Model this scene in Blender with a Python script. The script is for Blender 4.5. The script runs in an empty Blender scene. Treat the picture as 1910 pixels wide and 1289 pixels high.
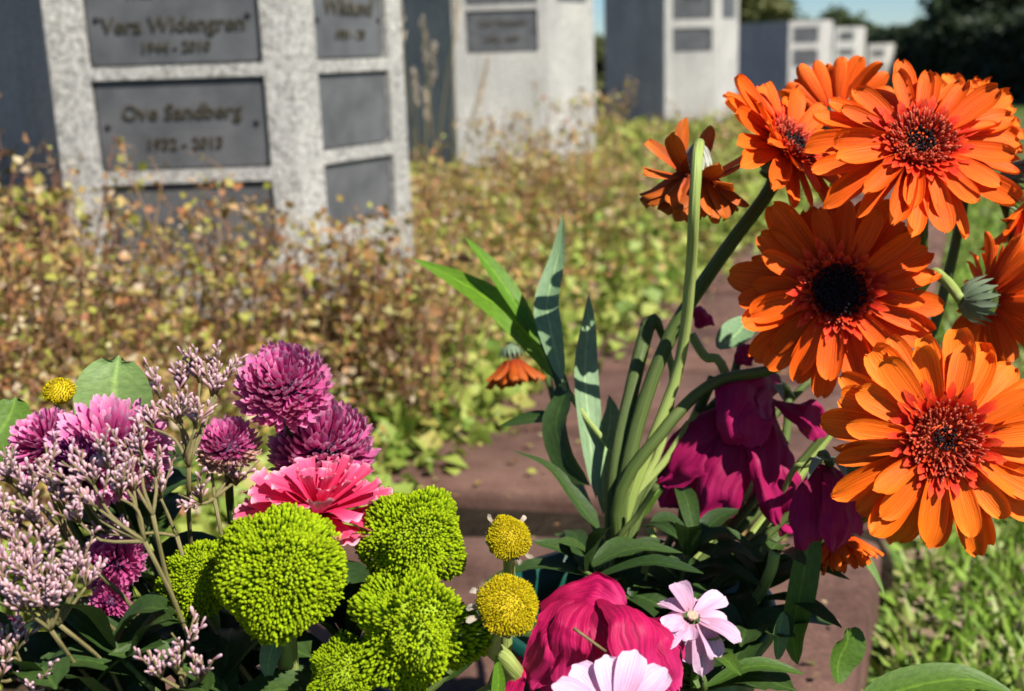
import bpy, math, random
import numpy as np
from mathutils import Vector, Matrix, noise as mnoise

random.seed(11)
rng = np.random.default_rng(11)
SC = bpy.context.scene
COL = SC.collection

# ------------------------------------------------------------------ camera
FPX, IW, IH, EYE = 2200.0, 1910.0, 1289.0, 0.54
PITCH, ROLL = math.atan(545 / FPX), 0.033
Fv = Vector((0, math.cos(PITCH), -math.sin(PITCH)))
_R0 = Vector((1, 0, 0)); _U0 = Vector((0, math.sin(PITCH), math.cos(PITCH)))
Rv = math.cos(ROLL) * _R0 - math.sin(ROLL) * _U0
Uv = math.sin(ROLL) * _R0 + math.cos(ROLL) * _U0
CAM = Vector((0, 0, EYE))
cd = bpy.data.cameras.new('camera'); cam = bpy.data.objects.new('camera', cd); COL.objects.link(cam)
cd.sensor_width = 36; cd.lens = 36 * FPX / IW; cd.clip_start = 0.02; cd.clip_end = 400
M = Matrix.Identity(4)
for i, v in enumerate((Rv, Uv, -Fv)):
    for k in range(3): M[k][i] = v[k]
M.translation = CAM
cam.matrix_world = M
cd.dof.use_dof = True; cd.dof.focus_distance = 0.52; cd.dof.aperture_fstop = 9.5; cd.dof.aperture_blades = 7
SC.camera = cam

# ------------------------------------------------------------------ sky, sun, exposure
SUN_AZ, SUN_EL = math.radians(47), math.radians(49)
TOSUN = Vector((math.sin(SUN_AZ) * math.cos(SUN_EL), -math.cos(SUN_AZ) * math.cos(SUN_EL), math.sin(SUN_EL)))
W = bpy.data.worlds.new('World'); SC.world = W; W.use_nodes = True
nt = W.node_tree; nt.nodes.clear()
sky = nt.nodes.new('ShaderNodeTexSky'); sky.sky_type = 'NISHITA'; sky.sun_disc = False
sky.sun_elevation = SUN_EL; sky.sun_rotation = math.pi - SUN_AZ
sky.air_density = 0.8; sky.dust_density = 0.0; sky.ozone_density = 2.0
bg = nt.nodes.new('ShaderNodeBackground'); bg.inputs[1].default_value = 0.052
wo = nt.nodes.new('ShaderNodeOutputWorld')
tint = nt.nodes.new('ShaderNodeMix'); tint.data_type = 'RGBA'; tint.blend_type = 'MULTIPLY'; tint.inputs[0].default_value = 1.0
tint.inputs[7].default_value = (0.71, 0.88, 1.05, 1)
nt.links.new(sky.outputs[0], tint.inputs[6]); nt.links.new(tint.outputs[2], bg.inputs[0]); nt.links.new(bg.outputs[0], wo.inputs[0])
sd = bpy.data.lights.new('sun', 'SUN'); sd.energy = 5.0; sd.angle = math.radians(0.5); sd.color = (1.0, 0.95, 0.86)
sun = bpy.data.objects.new('sun', sd); COL.objects.link(sun)
sun.rotation_euler = (-TOSUN).to_track_quat('-Z', 'Y').to_euler(); sun.location = (2, -2, 4)
vs = SC.view_settings; vs.view_transform = 'Standard'; vs.look = 'None'; vs.exposure = 0.85; vs.gamma = 1.0
SC.cycles.use_denoising = True; SC.cycles.max_bounces = 8; SC.cycles.transmission_bounces = 6
SC.cycles.filter_width = 1.7

# ------------------------------------------------------------------ helpers
def ray(x, y): return Fv + (x - IW / 2) / FPX * Rv - (y - IH / 2) / FPX * Uv
def P(x, y, d): return CAM + d * ray(x, y)                    # picture point at a chosen distance
def G(x, y, z=0.0):
    r = ray(x, y); return CAM + r * ((z - EYE) / r.z)
def horizon(x): return 100 - ROLL * (x - 955)
def H(x, Y):                                                  # plan position of an upright edge at distance Y
    r = ray(x, horizon(x)); return Vector((r.x * Y / r.y, Y))
def cs(a, b, c): return (a * Rv + b * Uv - c * Fv).normalized()
def pts(*l): return [P(*q) for q in l]

def mesh(name, V, F, mat, UV=None, smooth=True):
    me = bpy.data.meshes.new(name)
    V = np.asarray(V, dtype=np.float64).reshape(-1, 3)
    if isinstance(F, np.ndarray):
        n, k = F.shape
        me.vertices.add(len(V)); me.vertices.foreach_set('co', V.ravel())
        me.loops.add(n * k); me.loops.foreach_set('vertex_index', F.ravel().astype(np.int32))
        me.polygons.add(n); me.polygons.foreach_set('loop_start', np.arange(0, n * k, k, dtype=np.int32))
        me.update(calc_edges=True)
    else:
        me.from_pydata([tuple(v) for v in V], [], [tuple(f) for f in F])
    if UV is not None:
        UV = np.asarray(UV, dtype=np.float64)
        li = np.zeros(len(me.loops), dtype=np.int32); me.loops.foreach_get('vertex_index', li)
        me.uv_layers.new(name='uv').data.foreach_set('uv', UV[li].ravel())
    for m in (mat if isinstance(mat, (list, tuple)) else [mat]): me.materials.append(m)
    if smooth: me.polygons.foreach_set('use_smooth', [True] * len(me.polygons))
    me.validate(); me.update()
    return me
def obj(name, me, parent=None, mw=None):
    o = bpy.data.objects.new(name, me); COL.objects.link(o)
    if mw is not None: o.matrix_basis = mw
    if parent is not None:
        o.parent = parent
        b = parent.get('_b')
        o.matrix_parent_inverse = Matrix.Translation(-Vector(b)) if b else Matrix.Identity(4)
    return o
def tag(o, label=None, cat=None, group=None, kind=None):
    if label: o['label'] = label
    if cat: o['category'] = cat
    if group: o['group'] = group
    if kind: o['kind'] = kind
    return o
def thing(name, loc, label, cat, group=None):
    o = bpy.data.objects.new(name, None); COL.objects.link(o); o.location = loc; o.empty_display_size = 0.01
    o['_b'] = list(loc)
    return tag(o, label, cat, group)
def sub(name, me, part):                                      # sub-part: the part stands at the world origin frame
    o = bpy.data.objects.new(name, me); COL.objects.link(o); o.parent = part
    return o

class Geo:
    def __init__(s): s.V = []; s.F = []; s.T = []; s.n = 0
    def add(s, V, F, UV):
        s.V.append(np.asarray(V, dtype=np.float64)); s.T.append(np.asarray(UV, dtype=np.float64))
        s.F += [tuple(i + s.n for i in f) for f in F]; s.n += len(V)
    def mesh(s, name, mat, smooth=True): return mesh(name, np.concatenate(s.V), s.F, mat, np.concatenate(s.T), smooth)

def spline(p, n):
    p = [Vector(q) for q in p]
    if len(p) == 2: return [p[0].lerp(p[1], i / (n - 1)) for i in range(n)]
    q = [2 * p[0] - p[1]] + p + [2 * p[-1] - p[-2]]; out = []
    for i in range(n):
        t = i / (n - 1) * (len(p) - 1); k = min(int(t), len(p) - 2); u = t - k
        a, b, c, d = q[k:k + 4]
        out.append(0.5 * ((2 * b) + (c - a) * u + (2 * a - 5 * b + 4 * c - d) * u * u + (3 * b - a - 3 * c + d) * u ** 3))
    return out
def tube(p, r0, r1, n=14, seg=8, bump=0.0, cap=True):
    c = spline(p, n); V = []; F = []; T = []
    a = (c[1] - c[0]).normalized().orthogonal().normalized()
    for i, q in enumerate(c):
        t = (c[min(i + 1, n - 1)] - c[max(i - 1, 0)]).normalized()
        a = (a - t * a.dot(t)).normalized(); b = t.cross(a)
        r = r0 + (r1 - r0) * i / (n - 1)
        for k in range(seg):
            w = 2 * math.pi * k / seg; rr = r * (1 + bump * random.uniform(-1, 1))
            V.append(q + (math.cos(w) * a + math.sin(w) * b) * rr); T.append((k / seg, i / (n - 1)))
    for i in range(n - 1):
        for k in range(seg):
            F.append((i * seg + k, i * seg + (k + 1) % seg, (i + 1) * seg + (k + 1) % seg, (i + 1) * seg + k))
    if cap: F += [tuple(range(seg))[::-1], tuple(range((n - 1) * seg, n * seg))]
    return V, F, T
PROF = {
    'lance': lambda t: max(0.02, math.sin(math.pi * t ** 0.75) ** 0.9),
    'blade': lambda t: max(0.02, min(1, t * 5 + 0.25) * (1 - t ** 2.2)),
    'oval': lambda t: max(0.03, math.sin(math.pi * min(1, t * 0.97 + 0.02)) ** 0.6),
    'petal': lambda t: (0.35 + 0.65 * math.sin(math.pi * 0.5 * min(1, t * 1.5))) * max(0.12, (1 - max(0, (t - 0.72) / 0.28) ** 2.2)) ** 0.6,
    'fan': lambda t: 0.12 + 0.88 * t ** 0.9,
    'rose': lambda t: (0.3 + 0.7 * math.sin(math.pi * 0.5 * min(1, t * 1.35))) * max(0.3, 1 - max(0, (t - 0.6) / 0.4) ** 2 * 0.7),
}
def ribbon(p, width, hint, prof='lance', n=12, m=4, fold=0.0, ruffle=0.0, jag=0.0, wr=0.0):
    c = spline(p, n); V = []; F = []; T = []; f = PROF[prof]
    ph = random.uniform(0, 6); ph2 = random.uniform(0, 6)
    for i, q in enumerate(c):
        t = (c[min(i + 1, n - 1)] - c[max(i - 1, 0)]).normalized()
        s = t.cross(Vector(hint)); s = s.normalized() if s.length > 1e-5 else t.orthogonal().normalized()
        nn = s.cross(t); v = i / (n - 1); w = width * 0.5 * f(v)
        for k in range(m + 1):
            u = -1 + 2 * k / m
            off = fold * w * (u * u - 0.4) + ruffle * w * (math.sin(u * 5 + ph + v * 3) * 0.5 + math.sin(u * 9 + ph2 - v * 5) * 0.35) * v + wr * w * (math.sin(u * 13 + ph2 + math.sin(v * 4 + ph)) * 0.6 + math.sin(u * 21 + ph + v * 6) * 0.4) * (0.3 + v)
            e = t * (-jag * width * (random.random() if i == n - 1 else 0) - (0.1 * width * u * u * (i == n - 1)))
            V.append(q + s * (u * w) + nn * off + e); T.append((k / m, v))
    for i in range(n - 1):
        for k in range(m):
            a = i * (m + 1) + k; F.append((a, a + 1, a + m + 2, a + m + 1))
    return V, F, T
def crumple(geo, amps):
    V, F, T = geo; out = []; o = Vector((random.random() * 9, random.random() * 9, 0))
    for v, t in zip(V, T):
        q = Vector(v); k = .25 + .75 * t[1]
        for a, f_ in amps: q = q + mnoise.noise_vector(Vector(v) * f_ + o) * (a * k)
        out.append(q)
    return out, F, T
def one(geo, name, mat, smooth=True):
    return mesh(name, geo[0], geo[1], mat, geo[2], smooth)
def box_geo(o, u, v, w):
    V = [o + a * u + b * v + c * w for c in (0, 1) for b in (0, 1) for a in (0, 1)]
    F = [(0, 2, 3, 1), (4, 5, 7, 6), (0, 1, 5, 4), (2, 6, 7, 3), (0, 4, 6, 2), (1, 3, 7, 5)]
    return V, F, [(0, 0)] * 8

# ------------------------------------------------------------------ materials
def newmat(name):
    m = bpy.data.materials.new(name); m.use_nodes = True; n = m.node_tree; n.nodes.clear()
    return m, n
def N(n, t, **k):
    x = n.nodes.new(t)
    for a, b in k.items(): setattr(x, a, b)
    return x
def ramp(n, src, stops, inter='LINEAR'):
    r = N(n, 'ShaderNodeValToRGB'); e = r.color_ramp.elements; r.color_ramp.interpolation = inter
    while len(e) < len(stops): e.new(0.5)
    for x, (p, c) in zip(e, stops): x.position = p; x.color = (*c, 1)
    n.links.new(src, r.inputs[0]); return r.outputs[0]
def mixc(n, a, b, fac, mode='MIX'):
    x = N(n, 'ShaderNodeMix', data_type='RGBA', blend_type=mode)
    for s, i in ((fac, 0), (a, 6), (b, 7)):
        if isinstance(s, (int, float)): x.inputs[i].default_value = s
        elif isinstance(s, tuple): x.inputs[i].default_value = (*s, 1)
        else: n.links.new(s, x.inputs[i])
    return x.outputs[2]
def noise(n, vec, scale, detail=3, rough=0.55):
    x = N(n, 'ShaderNodeTexNoise'); x.inputs['Scale'].default_value = scale
    x.inputs['Detail'].default_value = detail; x.inputs['Roughness'].default_value = rough
    if vec is not None: n.links.new(vec, x.inputs['Vector'])
    return x.outputs['Fac']
def surf(m, n, col, rough=0.6, trans=0.0, tcol=None, spec=0.3, bump=None, bstr=0.3, bdist=0.001, metal=0.0, sheen=0.0):
    b = N(n, 'ShaderNodeBsdfPrincipled'); o = N(n, 'ShaderNodeOutputMaterial')
    if isinstance(col, tuple): b.inputs['Base Color'].default_value = (*col, 1)
    else: n.links.new(col, b.inputs['Base Color'])
    b.inputs['Roughness'].default_value = rough; b.inputs['Specular IOR Level'].default_value = spec
    b.inputs['Metallic'].default_value = metal; b.inputs['Sheen Weight'].default_value = sheen
    if bump is not None:
        bp = N(n, 'ShaderNodeBump'); bp.inputs['Strength'].default_value = bstr; bp.inputs['Distance'].default_value = bdist
        n.links.new(bump, bp.inputs['Height']); n.links.new(bp.outputs[0], b.inputs['Normal'])
    out = b.outputs[0]
    if trans > 0:
        t = N(n, 'ShaderNodeBsdfTranslucent'); x = N(n, 'ShaderNodeMixShader'); x.inputs[0].default_value = trans
        c = tcol if tcol is not None else col
        if isinstance(c, tuple): t.inputs[0].default_value = (*c, 1)
        else: n.links.new(c, t.inputs[0])
        n.links.new(out, x.inputs[1]); n.links.new(t.outputs[0], x.inputs[2]); out = x.outputs[0]
    n.links.new(out, o.inputs[0]); return m
def petal_mat(name, stops, trans=0.3, var=0.25, streak=0.35, rough=0.55, isl=False, spec=0.25, hue=None):
    """petal colour along its length, fine lengthwise veins, tint differing from petal to petal"""
    m, n = newmat(name)
    uv = N(n, 'ShaderNodeUVMap'); sp = N(n, 'ShaderNodeSeparateXYZ'); n.links.new(uv.outputs[0], sp.inputs[0])
    c = ramp(n, sp.outputs[1], stops)
    mp = N(n, 'ShaderNodeMapping'); mp.inputs['Scale'].default_value = (20, 1.1, 1); n.links.new(uv.outputs[0], mp.inputs[0])
    rnd = N(n, 'ShaderNodeNewGeometry').outputs['Random Per Island'] if isl else N(n, 'ShaderNodeObjectInfo').outputs['Random']
    cb = N(n, 'ShaderNodeCombineXYZ'); n.links.new(rnd, cb.inputs[0]); mu = N(n, 'ShaderNodeVectorMath', operation='MULTIPLY_ADD')
    n.links.new(cb.outputs[0], mu.inputs[0]); mu.inputs[1].default_value = (37, 0, 0); n.links.new(mp.outputs[0], mu.inputs[2])
    s = noise(n, mu.outputs[0], 1.0, 3)
    if streak: c = mixc(n, c, ramp(n, s, [(0.3, (1 - streak,) * 3), (0.62, (1.08,) * 3)]), 1.0, 'MULTIPLY')
    if hue is not None: c = mixc(n, c, hue, ramp(n, rnd, [(.35, (0, 0, 0)), (1, (.55, .55, .55))]))
    c = mixc(n, c, ramp(n, rnd, [(0, (1 - var,) * 3), (1, (1.1,) * 3)]), 1.0, 'MULTIPLY')
    return surf(m, n, c, rough, trans, None, spec, s, 0.55, 0.0009)
def leaf_mat(name, cols, trans=0.3, rough=0.5, isl=False, spec=0.35, vein=True):
    m, n = newmat(name)
    rnd = N(n, 'ShaderNodeNewGeometry').outputs['Random Per Island'] if isl else N(n, 'ShaderNodeObjectInfo').outputs['Random']
    c = ramp(n, rnd, [(i / max(1, len(cols) - 1), q) for i, q in enumerate(cols)])
    if vein:
        uv = N(n, 'ShaderNodeUVMap'); sp = N(n, 'ShaderNodeSeparateXYZ'); n.links.new(uv.outputs[0], sp.inputs[0])
        mid = ramp(n, sp.outputs[0], [(0.44, (1, 1, 1)), (0.5, (1.7, 1.6, 1.4)), (0.56, (1, 1, 1))])
        c = mixc(n, c, mid, 1.0, 'MULTIPLY')
        mp = N(n, 'ShaderNodeMapping'); mp.inputs['Scale'].default_value = (6, 14, 1); n.links.new(uv.outputs[0], mp.inputs[0])
        s = noise(n, mp.outputs[0], 1.3, 4)
        c = mixc(n, c, ramp(n, s, [(0.3, (0.7, 0.75, 0.7)), (0.7, (1.15, 1.12, 1.05))]), 1.0, 'MULTIPLY')
        return surf(m, n, c, rough, trans, None, spec, s, 0.3, 0.001)
    return surf(m, n, c, rough, trans, None, spec)

def granite():
    m, n = newmat('granite'); tc = N(n, 'ShaderNodeTexCoord').outputs['Object']
    big = noise(n, tc, 120, 5, 0.78); fine = noise(n, tc, 220, 2, 0.6); patch = noise(n, tc, 5, 3)
    c = ramp(n, big, [(0.35, (0.2, 0.197, 0.19)), (0.44, (0.5, 0.49, 0.47)), (0.53, (0.66, 0.645, 0.61)), (0.64, (0.86, 0.84, 0.8))])
    c = mixc(n, c, ramp(n, fine, [(0.33, (0.45, 0.44, 0.43)), (0.45, (1, 1, 1))]), 0.7, 'MULTIPLY')
    st = N(n, 'ShaderNodeMapping'); st.inputs['Scale'].default_value = (9, 9, .6); n.links.new(tc, st.inputs[0])
    run = noise(n, st.outputs[0], 2.2, 4)
    c = mixc(n, c, ramp(n, run, [(.36, (.68, .68, .66)), (.55, (1, 1, 1))]), .45, 'MULTIPLY')
    c = mixc(n, c, ramp(n, patch, [(0.3, (0.82, 0.82, 0.82)), (0.7, (1.05, 1.04, 1.02))]), 1.0, 'MULTIPLY')
    return surf(m, n, c, 0.8, spec=0.25, bump=big, bstr=1.0, bdist=0.01)
def slate():
    m, n = newmat('slate_plaque'); tc = N(n, 'ShaderNodeTexCoord').outputs['Object']
    a = noise(n, tc, 24, 4); b = noise(n, tc, 400, 2)
    c = ramp(n, a, [(0.3, (0.066, 0.068, 0.073)), (0.7, (0.112, 0.113, 0.118))])
    return surf(m, n, c, 0.42, spec=0.45, bump=b, bstr=0.2, bdist=0.0006)
def brown_stone():
    m, n = newmat('brown_concrete'); tc = N(n, 'ShaderNodeTexCoord').outputs['Object']
    a = noise(n, tc, 9, 7, 0.72); b = noise(n, tc, 260, 3, 0.7)
    c = ramp(n, a, [(0.32, (0.06, 0.03, 0.023)), (0.5, (0.125, 0.066, 0.05)), (0.75, (0.18, 0.105, 0.08))])
    c = mixc(n, c, ramp(n, b, [(0.3, (0.7, 0.7, 0.7)), (0.7, (1.15, 1.15, 1.15))]), 1.0, 'MULTIPLY')
    return surf(m, n, c, 0.85, spec=0.2, bump=b, bstr=0.5, bdist=0.002)
def soil():
    m, n = newmat('soil'); tc = N(n, 'ShaderNodeTexCoord').outputs['Object']
    a = noise(n, tc, 14, 5, 0.7); b = noise(n, tc, 90, 4, 0.7)
    c = ramp(n, a, [(0.3, (0.05, 0.035, 0.022)), (0.6, (0.12, 0.085, 0.055)), (0.8, (0.2, 0.15, 0.1))])
    return surf(m, n, c, 0.95, spec=0.1, bump=b, bstr=1.0, bdist=0.02)
def lawn_mat():
    m, n = newmat('lawn'); tc = N(n, 'ShaderNodeTexCoord').outputs['Object']
    a = noise(n, tc, 3.0, 4); b = noise(n, tc, 60, 4, 0.7); d = noise(n, tc, 1.7, 4)
    g = ramp(n, b, [(0.3, (0.035, 0.07, 0.012)), (0.7, (0.10, 0.17, 0.03))])
    dry = ramp(n, b, [(0.3, (0.12, 0.09, 0.05)), (0.7, (0.27, 0.21, 0.13))])
    c = mixc(n, g, dry, ramp(n, d, [(0.52, (0, 0, 0)), (0.66, (1, 1, 1))]))
    return surf(m, n, c, 0.9, spec=0.15, bump=b, bstr=1.0, bdist=0.02)

GR, SL, BR, SO, LA = granite(), slate(), brown_stone(), soil(), lawn_mat()
m_, n_ = newmat('bronze_letters'); LET = surf(m_, n_, (0.16, 0.13, 0.09), 0.38, spec=0.5, metal=0.85)
m_, n_ = newmat('screw_metal'); SCR = surf(m_, n_, (0.02, 0.02, 0.022), 0.5)
m_, n_ = newmat('green_plastic'); PLA = surf(m_, n_, (0.004, 0.06, 0.04), 0.35, trans=0.12, tcol=(0.0, 0.25, 0.16), spec=0.5)
m_, n_ = newmat('bark'); tc_ = N(n_, 'ShaderNodeTexCoord').outputs['Object']; x_ = noise(n_, tc_, 9, 5)
BARK = surf(m_, n_, ramp(n_, x_, [(0.3, (0.03, 0.022, 0.016)), (0.7, (0.11, 0.08, 0.06))]), 0.95, bump=x_, bstr=1, bdist=0.03)

OR = petal_mat('orange_petal', [(0, (0.74, 0.03, 0.006)), (0.22, (0.88, 0.09, 0.006)), (0.75, (0.92, 0.125, 0.007)), (1, (0.94, 0.16, 0.01))], 0.14, 0.25, 0.38, spec=.15)
OR2 = petal_mat('amber_petal', [(0, (0.8, 0.05, 0.006)), (0.22, (0.91, 0.12, 0.006)), (0.75, (0.95, 0.17, 0.008)), (1, (0.96, 0.2, 0.01))], 0.14, 0.22, 0.36, spec=.15)
ORD = petal_mat('withered_shaded_orange_petal', [(0, (0.34, 0.035, 0.006)), (0.5, (0.56, 0.095, 0.008)), (1, (0.6, 0.14, 0.012))], 0.14, 0.4, 0.45)  # withered tone, with the drooping head's shade painted into the colour
FLO = petal_mat('red_floret', [(0, (0.5, 0.012, 0.006)), (0.6, (0.8, 0.035, 0.01)), (1, (0.92, 0.1, 0.015))], 0.2, 0.35, 0.0, isl=True)
DIS = petal_mat('pink_disc_floret', [(0, (0.45, 0.02, 0.015)), (0.6, (0.72, 0.06, 0.035)), (1, (0.85, 0.2, 0.1))], 0.1, 0.55, 0.0, isl=True)
DIK = petal_mat('black_disc_floret', [(0, (0.006, 0.004, 0.006)), (1, (0.018, 0.008, 0.012))], 0.0, 0.5, 0.0, isl=True, rough=0.5)
CAL = leaf_mat('calyx_green', [(0.09, 0.14, 0.07), (0.22, 0.28, 0.18)], 0.15, 0.7, isl=True, vein=False)
CALW = leaf_mat('calyx_grey', [(0.2, 0.24, 0.18), (0.42, 0.44, 0.38)], 0.15, 0.7, isl=True, vein=False)
def stem_mat(name, c0, c1):
    m, n = newmat(name); tc = N(n, 'ShaderNodeUVMap').outputs[0]
    mp = N(n, 'ShaderNodeMapping'); mp.inputs['Scale'].default_value = (18, 3, 1); n.links.new(tc, mp.inputs[0])
    s = noise(n, mp.outputs[0], 1.0, 3)
    return surf(m, n, ramp(n, s, [(0.3, c0), (0.7, c1)]), 0.5, 0.1, None, 0.3, s, 0.5, 0.002)
STM = stem_mat('stem_green', (0.045, 0.08, 0.014), (0.12, 0.16, 0.04))
STL = stem_mat('stem_light', (0.22, 0.3, 0.06), (0.38, 0.45, 0.14))
STT = stem_mat('stem_tan', (0.12, 0.12, 0.04), (0.28, 0.22, 0.1))
PUR = petal_mat('purple_petal', [(0, (0.55, 0.045, 0.25)), (0.5, (0.8, 0.16, 0.44)), (1, (0.92, 0.5, 0.68))], 0.3, 0.28, 0.2, isl=True)
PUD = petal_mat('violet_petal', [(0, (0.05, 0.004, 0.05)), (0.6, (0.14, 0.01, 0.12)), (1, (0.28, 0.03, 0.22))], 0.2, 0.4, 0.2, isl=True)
PUC = petal_mat('cream_petal', [(0, (0.45, 0.2, 0.2)), (1, (0.72, 0.55, 0.4))], 0.2, 0.3, 0.2, isl=True)
LIM = petal_mat('lime_floret', [(0, (0.15, 0.28, 0.004)), (0.55, (0.27, 0.42, 0.005)), (1, (0.45, 0.58, 0.009))], 0.25, 0.5, 0.0, isl=True, spec=.1, rough=.8)
LIMC = leaf_mat('lime_core', [(0.24, 0.34, 0.006), (0.26, 0.36, 0.006)], 0.0, 0.8, vein=False)
YEL = petal_mat('yellow_floret', [(0, (0.45, 0.32, 0.003)), (0.7, (0.58, 0.44, 0.004)), (1, (0.7, 0.58, 0.012))], 0.15, 0.45, 0.0, isl=True, spec=.1, rough=.8)
YELC = leaf_mat('yellow_core', [(0.52, 0.38, 0.004), (0.55, 0.4, 0.004)], 0.0, 0.8, vein=False)
CRM = petal_mat('withered_ray', [(0, (0.4, 0.3, 0.2)), (1, (0.68, 0.6, 0.5))], 0.25, 0.4, 0.2)
BUD = petal_mat('statice_bud', [(0, (0.24, 0.12, 0.09)), (0.35, (0.52, 0.27, 0.31)), (0.7, (0.74, 0.44, 0.55)), (1, (0.86, 0.66, 0.72))], 0.2, 0.35, 0.0, isl=True, hue=(.42, .25, .17))
PNK = petal_mat('coral_pink_petal', [(0, (0.62, 0.015, 0.07)), (0.4, (0.84, 0.04, 0.15)), (0.75, (0.9, 0.12, 0.26)), (1, (0.93, 0.5, 0.58))], 0.3, 0.15, 0.25)
MAG = petal_mat('magenta_petal', [(0, (0.26, 0.003, 0.045)), (0.5, (0.37, 0.005, 0.085)), (1, (0.45, 0.012, 0.13))], 0.3, 0.2, 0.25)
CRI = petal_mat('crimson_petal', [(0, (0.34, 0.004, 0.05)), (0.6, (0.54, 0.007, 0.1)), (1, (0.64, 0.03, 0.18))], 0.28, 0.2, 0.5)
PAL = petal_mat('pale_pink_petal', [(0, (0.66, 0.34, 0.46)), (0.5, (0.7, 0.42, 0.6)), (1, (0.76, 0.52, 0.68))], 0.25, 0.15, 0.3)
LFG = leaf_mat('leaf_green', [(0.045, 0.1, 0.015), (0.09, 0.17, 0.02)], 0.28)
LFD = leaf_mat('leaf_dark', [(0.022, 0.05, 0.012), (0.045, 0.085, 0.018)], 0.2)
LFB = leaf_mat('leaf_bright', [(0.11, 0.24, 0.015), (0.17, 0.31, 0.02)], 0.38)
LFS = leaf_mat('leaf_silver', [(0.15, 0.26, 0.13), (0.22, 0.33, 0.18)], 0.25, 0.6)
LFO = leaf_mat('leaf_olive', [(0.16, 0.26, 0.08), (0.2, 0.3, 0.1)], 0.25, 0.45)

# ------------------------------------------------------------------ setting: ground, bed, paving
def sheet(name, poly, z, mat, label=None):
    o = obj(name, mesh(name, [(x, y, z) for x, y in poly], [tuple(range(len(poly)))], mat, None, False))
    return tag(o, kind='structure')
sheet('lawn_ground', [(-120, -60), (120, -60), (120, 200), (-120, 200)], 0.0, LA)
def left_edge(y): return -0.115 + (y - 1.357) * 0.475
def right_edge(y): return 0.25 + (y - 0.8) * 0.396
sheet('planting_bed_soil', [(-8, -1), (left_edge(-1) + 0.1, -1), (left_edge(6) + 0.1, 6), (left_edge(12), 12), (-8, 12)], 0.006, SO)

row = thing('paving_row', (0.1, 1.0, 0), 'row of large brown rounded slabs between the planted bed and the lawn', 'paving')
row['kind'] = 'structure'; del row['category']
def slab(y0, y1, jit, skew=0.0):
    # corners in plan, left side strongly rounded
    L0, L1, R0, R1 = Vector((left_edge(y0 + skew), y0 + 0.06 + skew)), Vector((left_edge(y1), y1 + 0.06)), Vector((right_edge(y0), y0)), Vector((right_edge(y1), y1))
    q = [L0, R0, R1, L1]; rad = [0.05, 0.03, 0.03, 0.11]; ring = []
    for i in range(4):
        c, a, b = q[i], q[i - 1], q[(i + 1) % 4]
        p0 = c + (a - c).normalized() * rad[i]; p1 = c + (b - c).normalized() * rad[i]
        for k in range(7):
            t = k / 6; ring.append(p0 * (1 - t) ** 2 + c * 2 * t * (1 - t) + p1 * t * t)
    cen = sum(ring, Vector((0, 0))) / len(ring); V = []; nn = len(ring)
    for z, ins in ((-0.02, 0), (0.058, 0), (0.067, 0.003), (0.070, 0.010)):
        for p in ring:
            d = (cen - p); d.normalize(); w = p + d * ins
            V.append((w.x, w.y, z + jit * (w.x - cen.x)))
    V.append((cen.x, cen.y, 0.0705)); F = []
    for l in range(3):
        for k in range(nn): F.append((l * nn + k, l * nn + (k + 1) % nn, (l + 1) * nn + (k + 1) % nn, (l + 1) * nn + k))
    for k in range(nn): F.append((3 * nn + k, 3 * nn + (k + 1) % nn, 4 * nn))
    obj('paving_slab', mesh('paving_slab', V, F, BR), row)
JNT = soil(); JNT.name = 'joint_gap_shade'  # soil colours darkened to paint the shade inside the slab gaps
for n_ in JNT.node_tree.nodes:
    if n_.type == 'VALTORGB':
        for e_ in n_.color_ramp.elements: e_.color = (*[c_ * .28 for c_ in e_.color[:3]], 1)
ys = [-0.62, -0.34, -0.06, 0.22, 0.5, 0.78, 1.13, 1.42, 1.69, 1.97, 2.24, 2.56, 2.85, 3.14, 3.43, 3.72, 4.0]
for a, b in zip(ys[:-1], ys[1:]): slab(a, b - (0.06 if abs(b - 1.13) < .01 else 0.03), random.uniform(-0.02, 0.02), 0.075 if abs(a - 1.13) < .01 else 0.0)

for b in ys[1:-1]:  # dark fill added in each joint, standing for gap shade
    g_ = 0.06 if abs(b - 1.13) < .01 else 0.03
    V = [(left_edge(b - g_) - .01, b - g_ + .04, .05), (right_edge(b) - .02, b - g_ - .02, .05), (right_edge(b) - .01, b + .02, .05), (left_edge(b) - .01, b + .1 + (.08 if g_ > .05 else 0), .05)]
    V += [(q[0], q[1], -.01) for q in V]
    obj('joint_shade_fill', mesh('joint_shade_fill', V, [(0, 1, 2, 3), (0, 4, 5, 1), (1, 5, 6, 2), (2, 6, 7, 3), (3, 7, 4, 0)], JNT, None, False), row)

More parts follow.
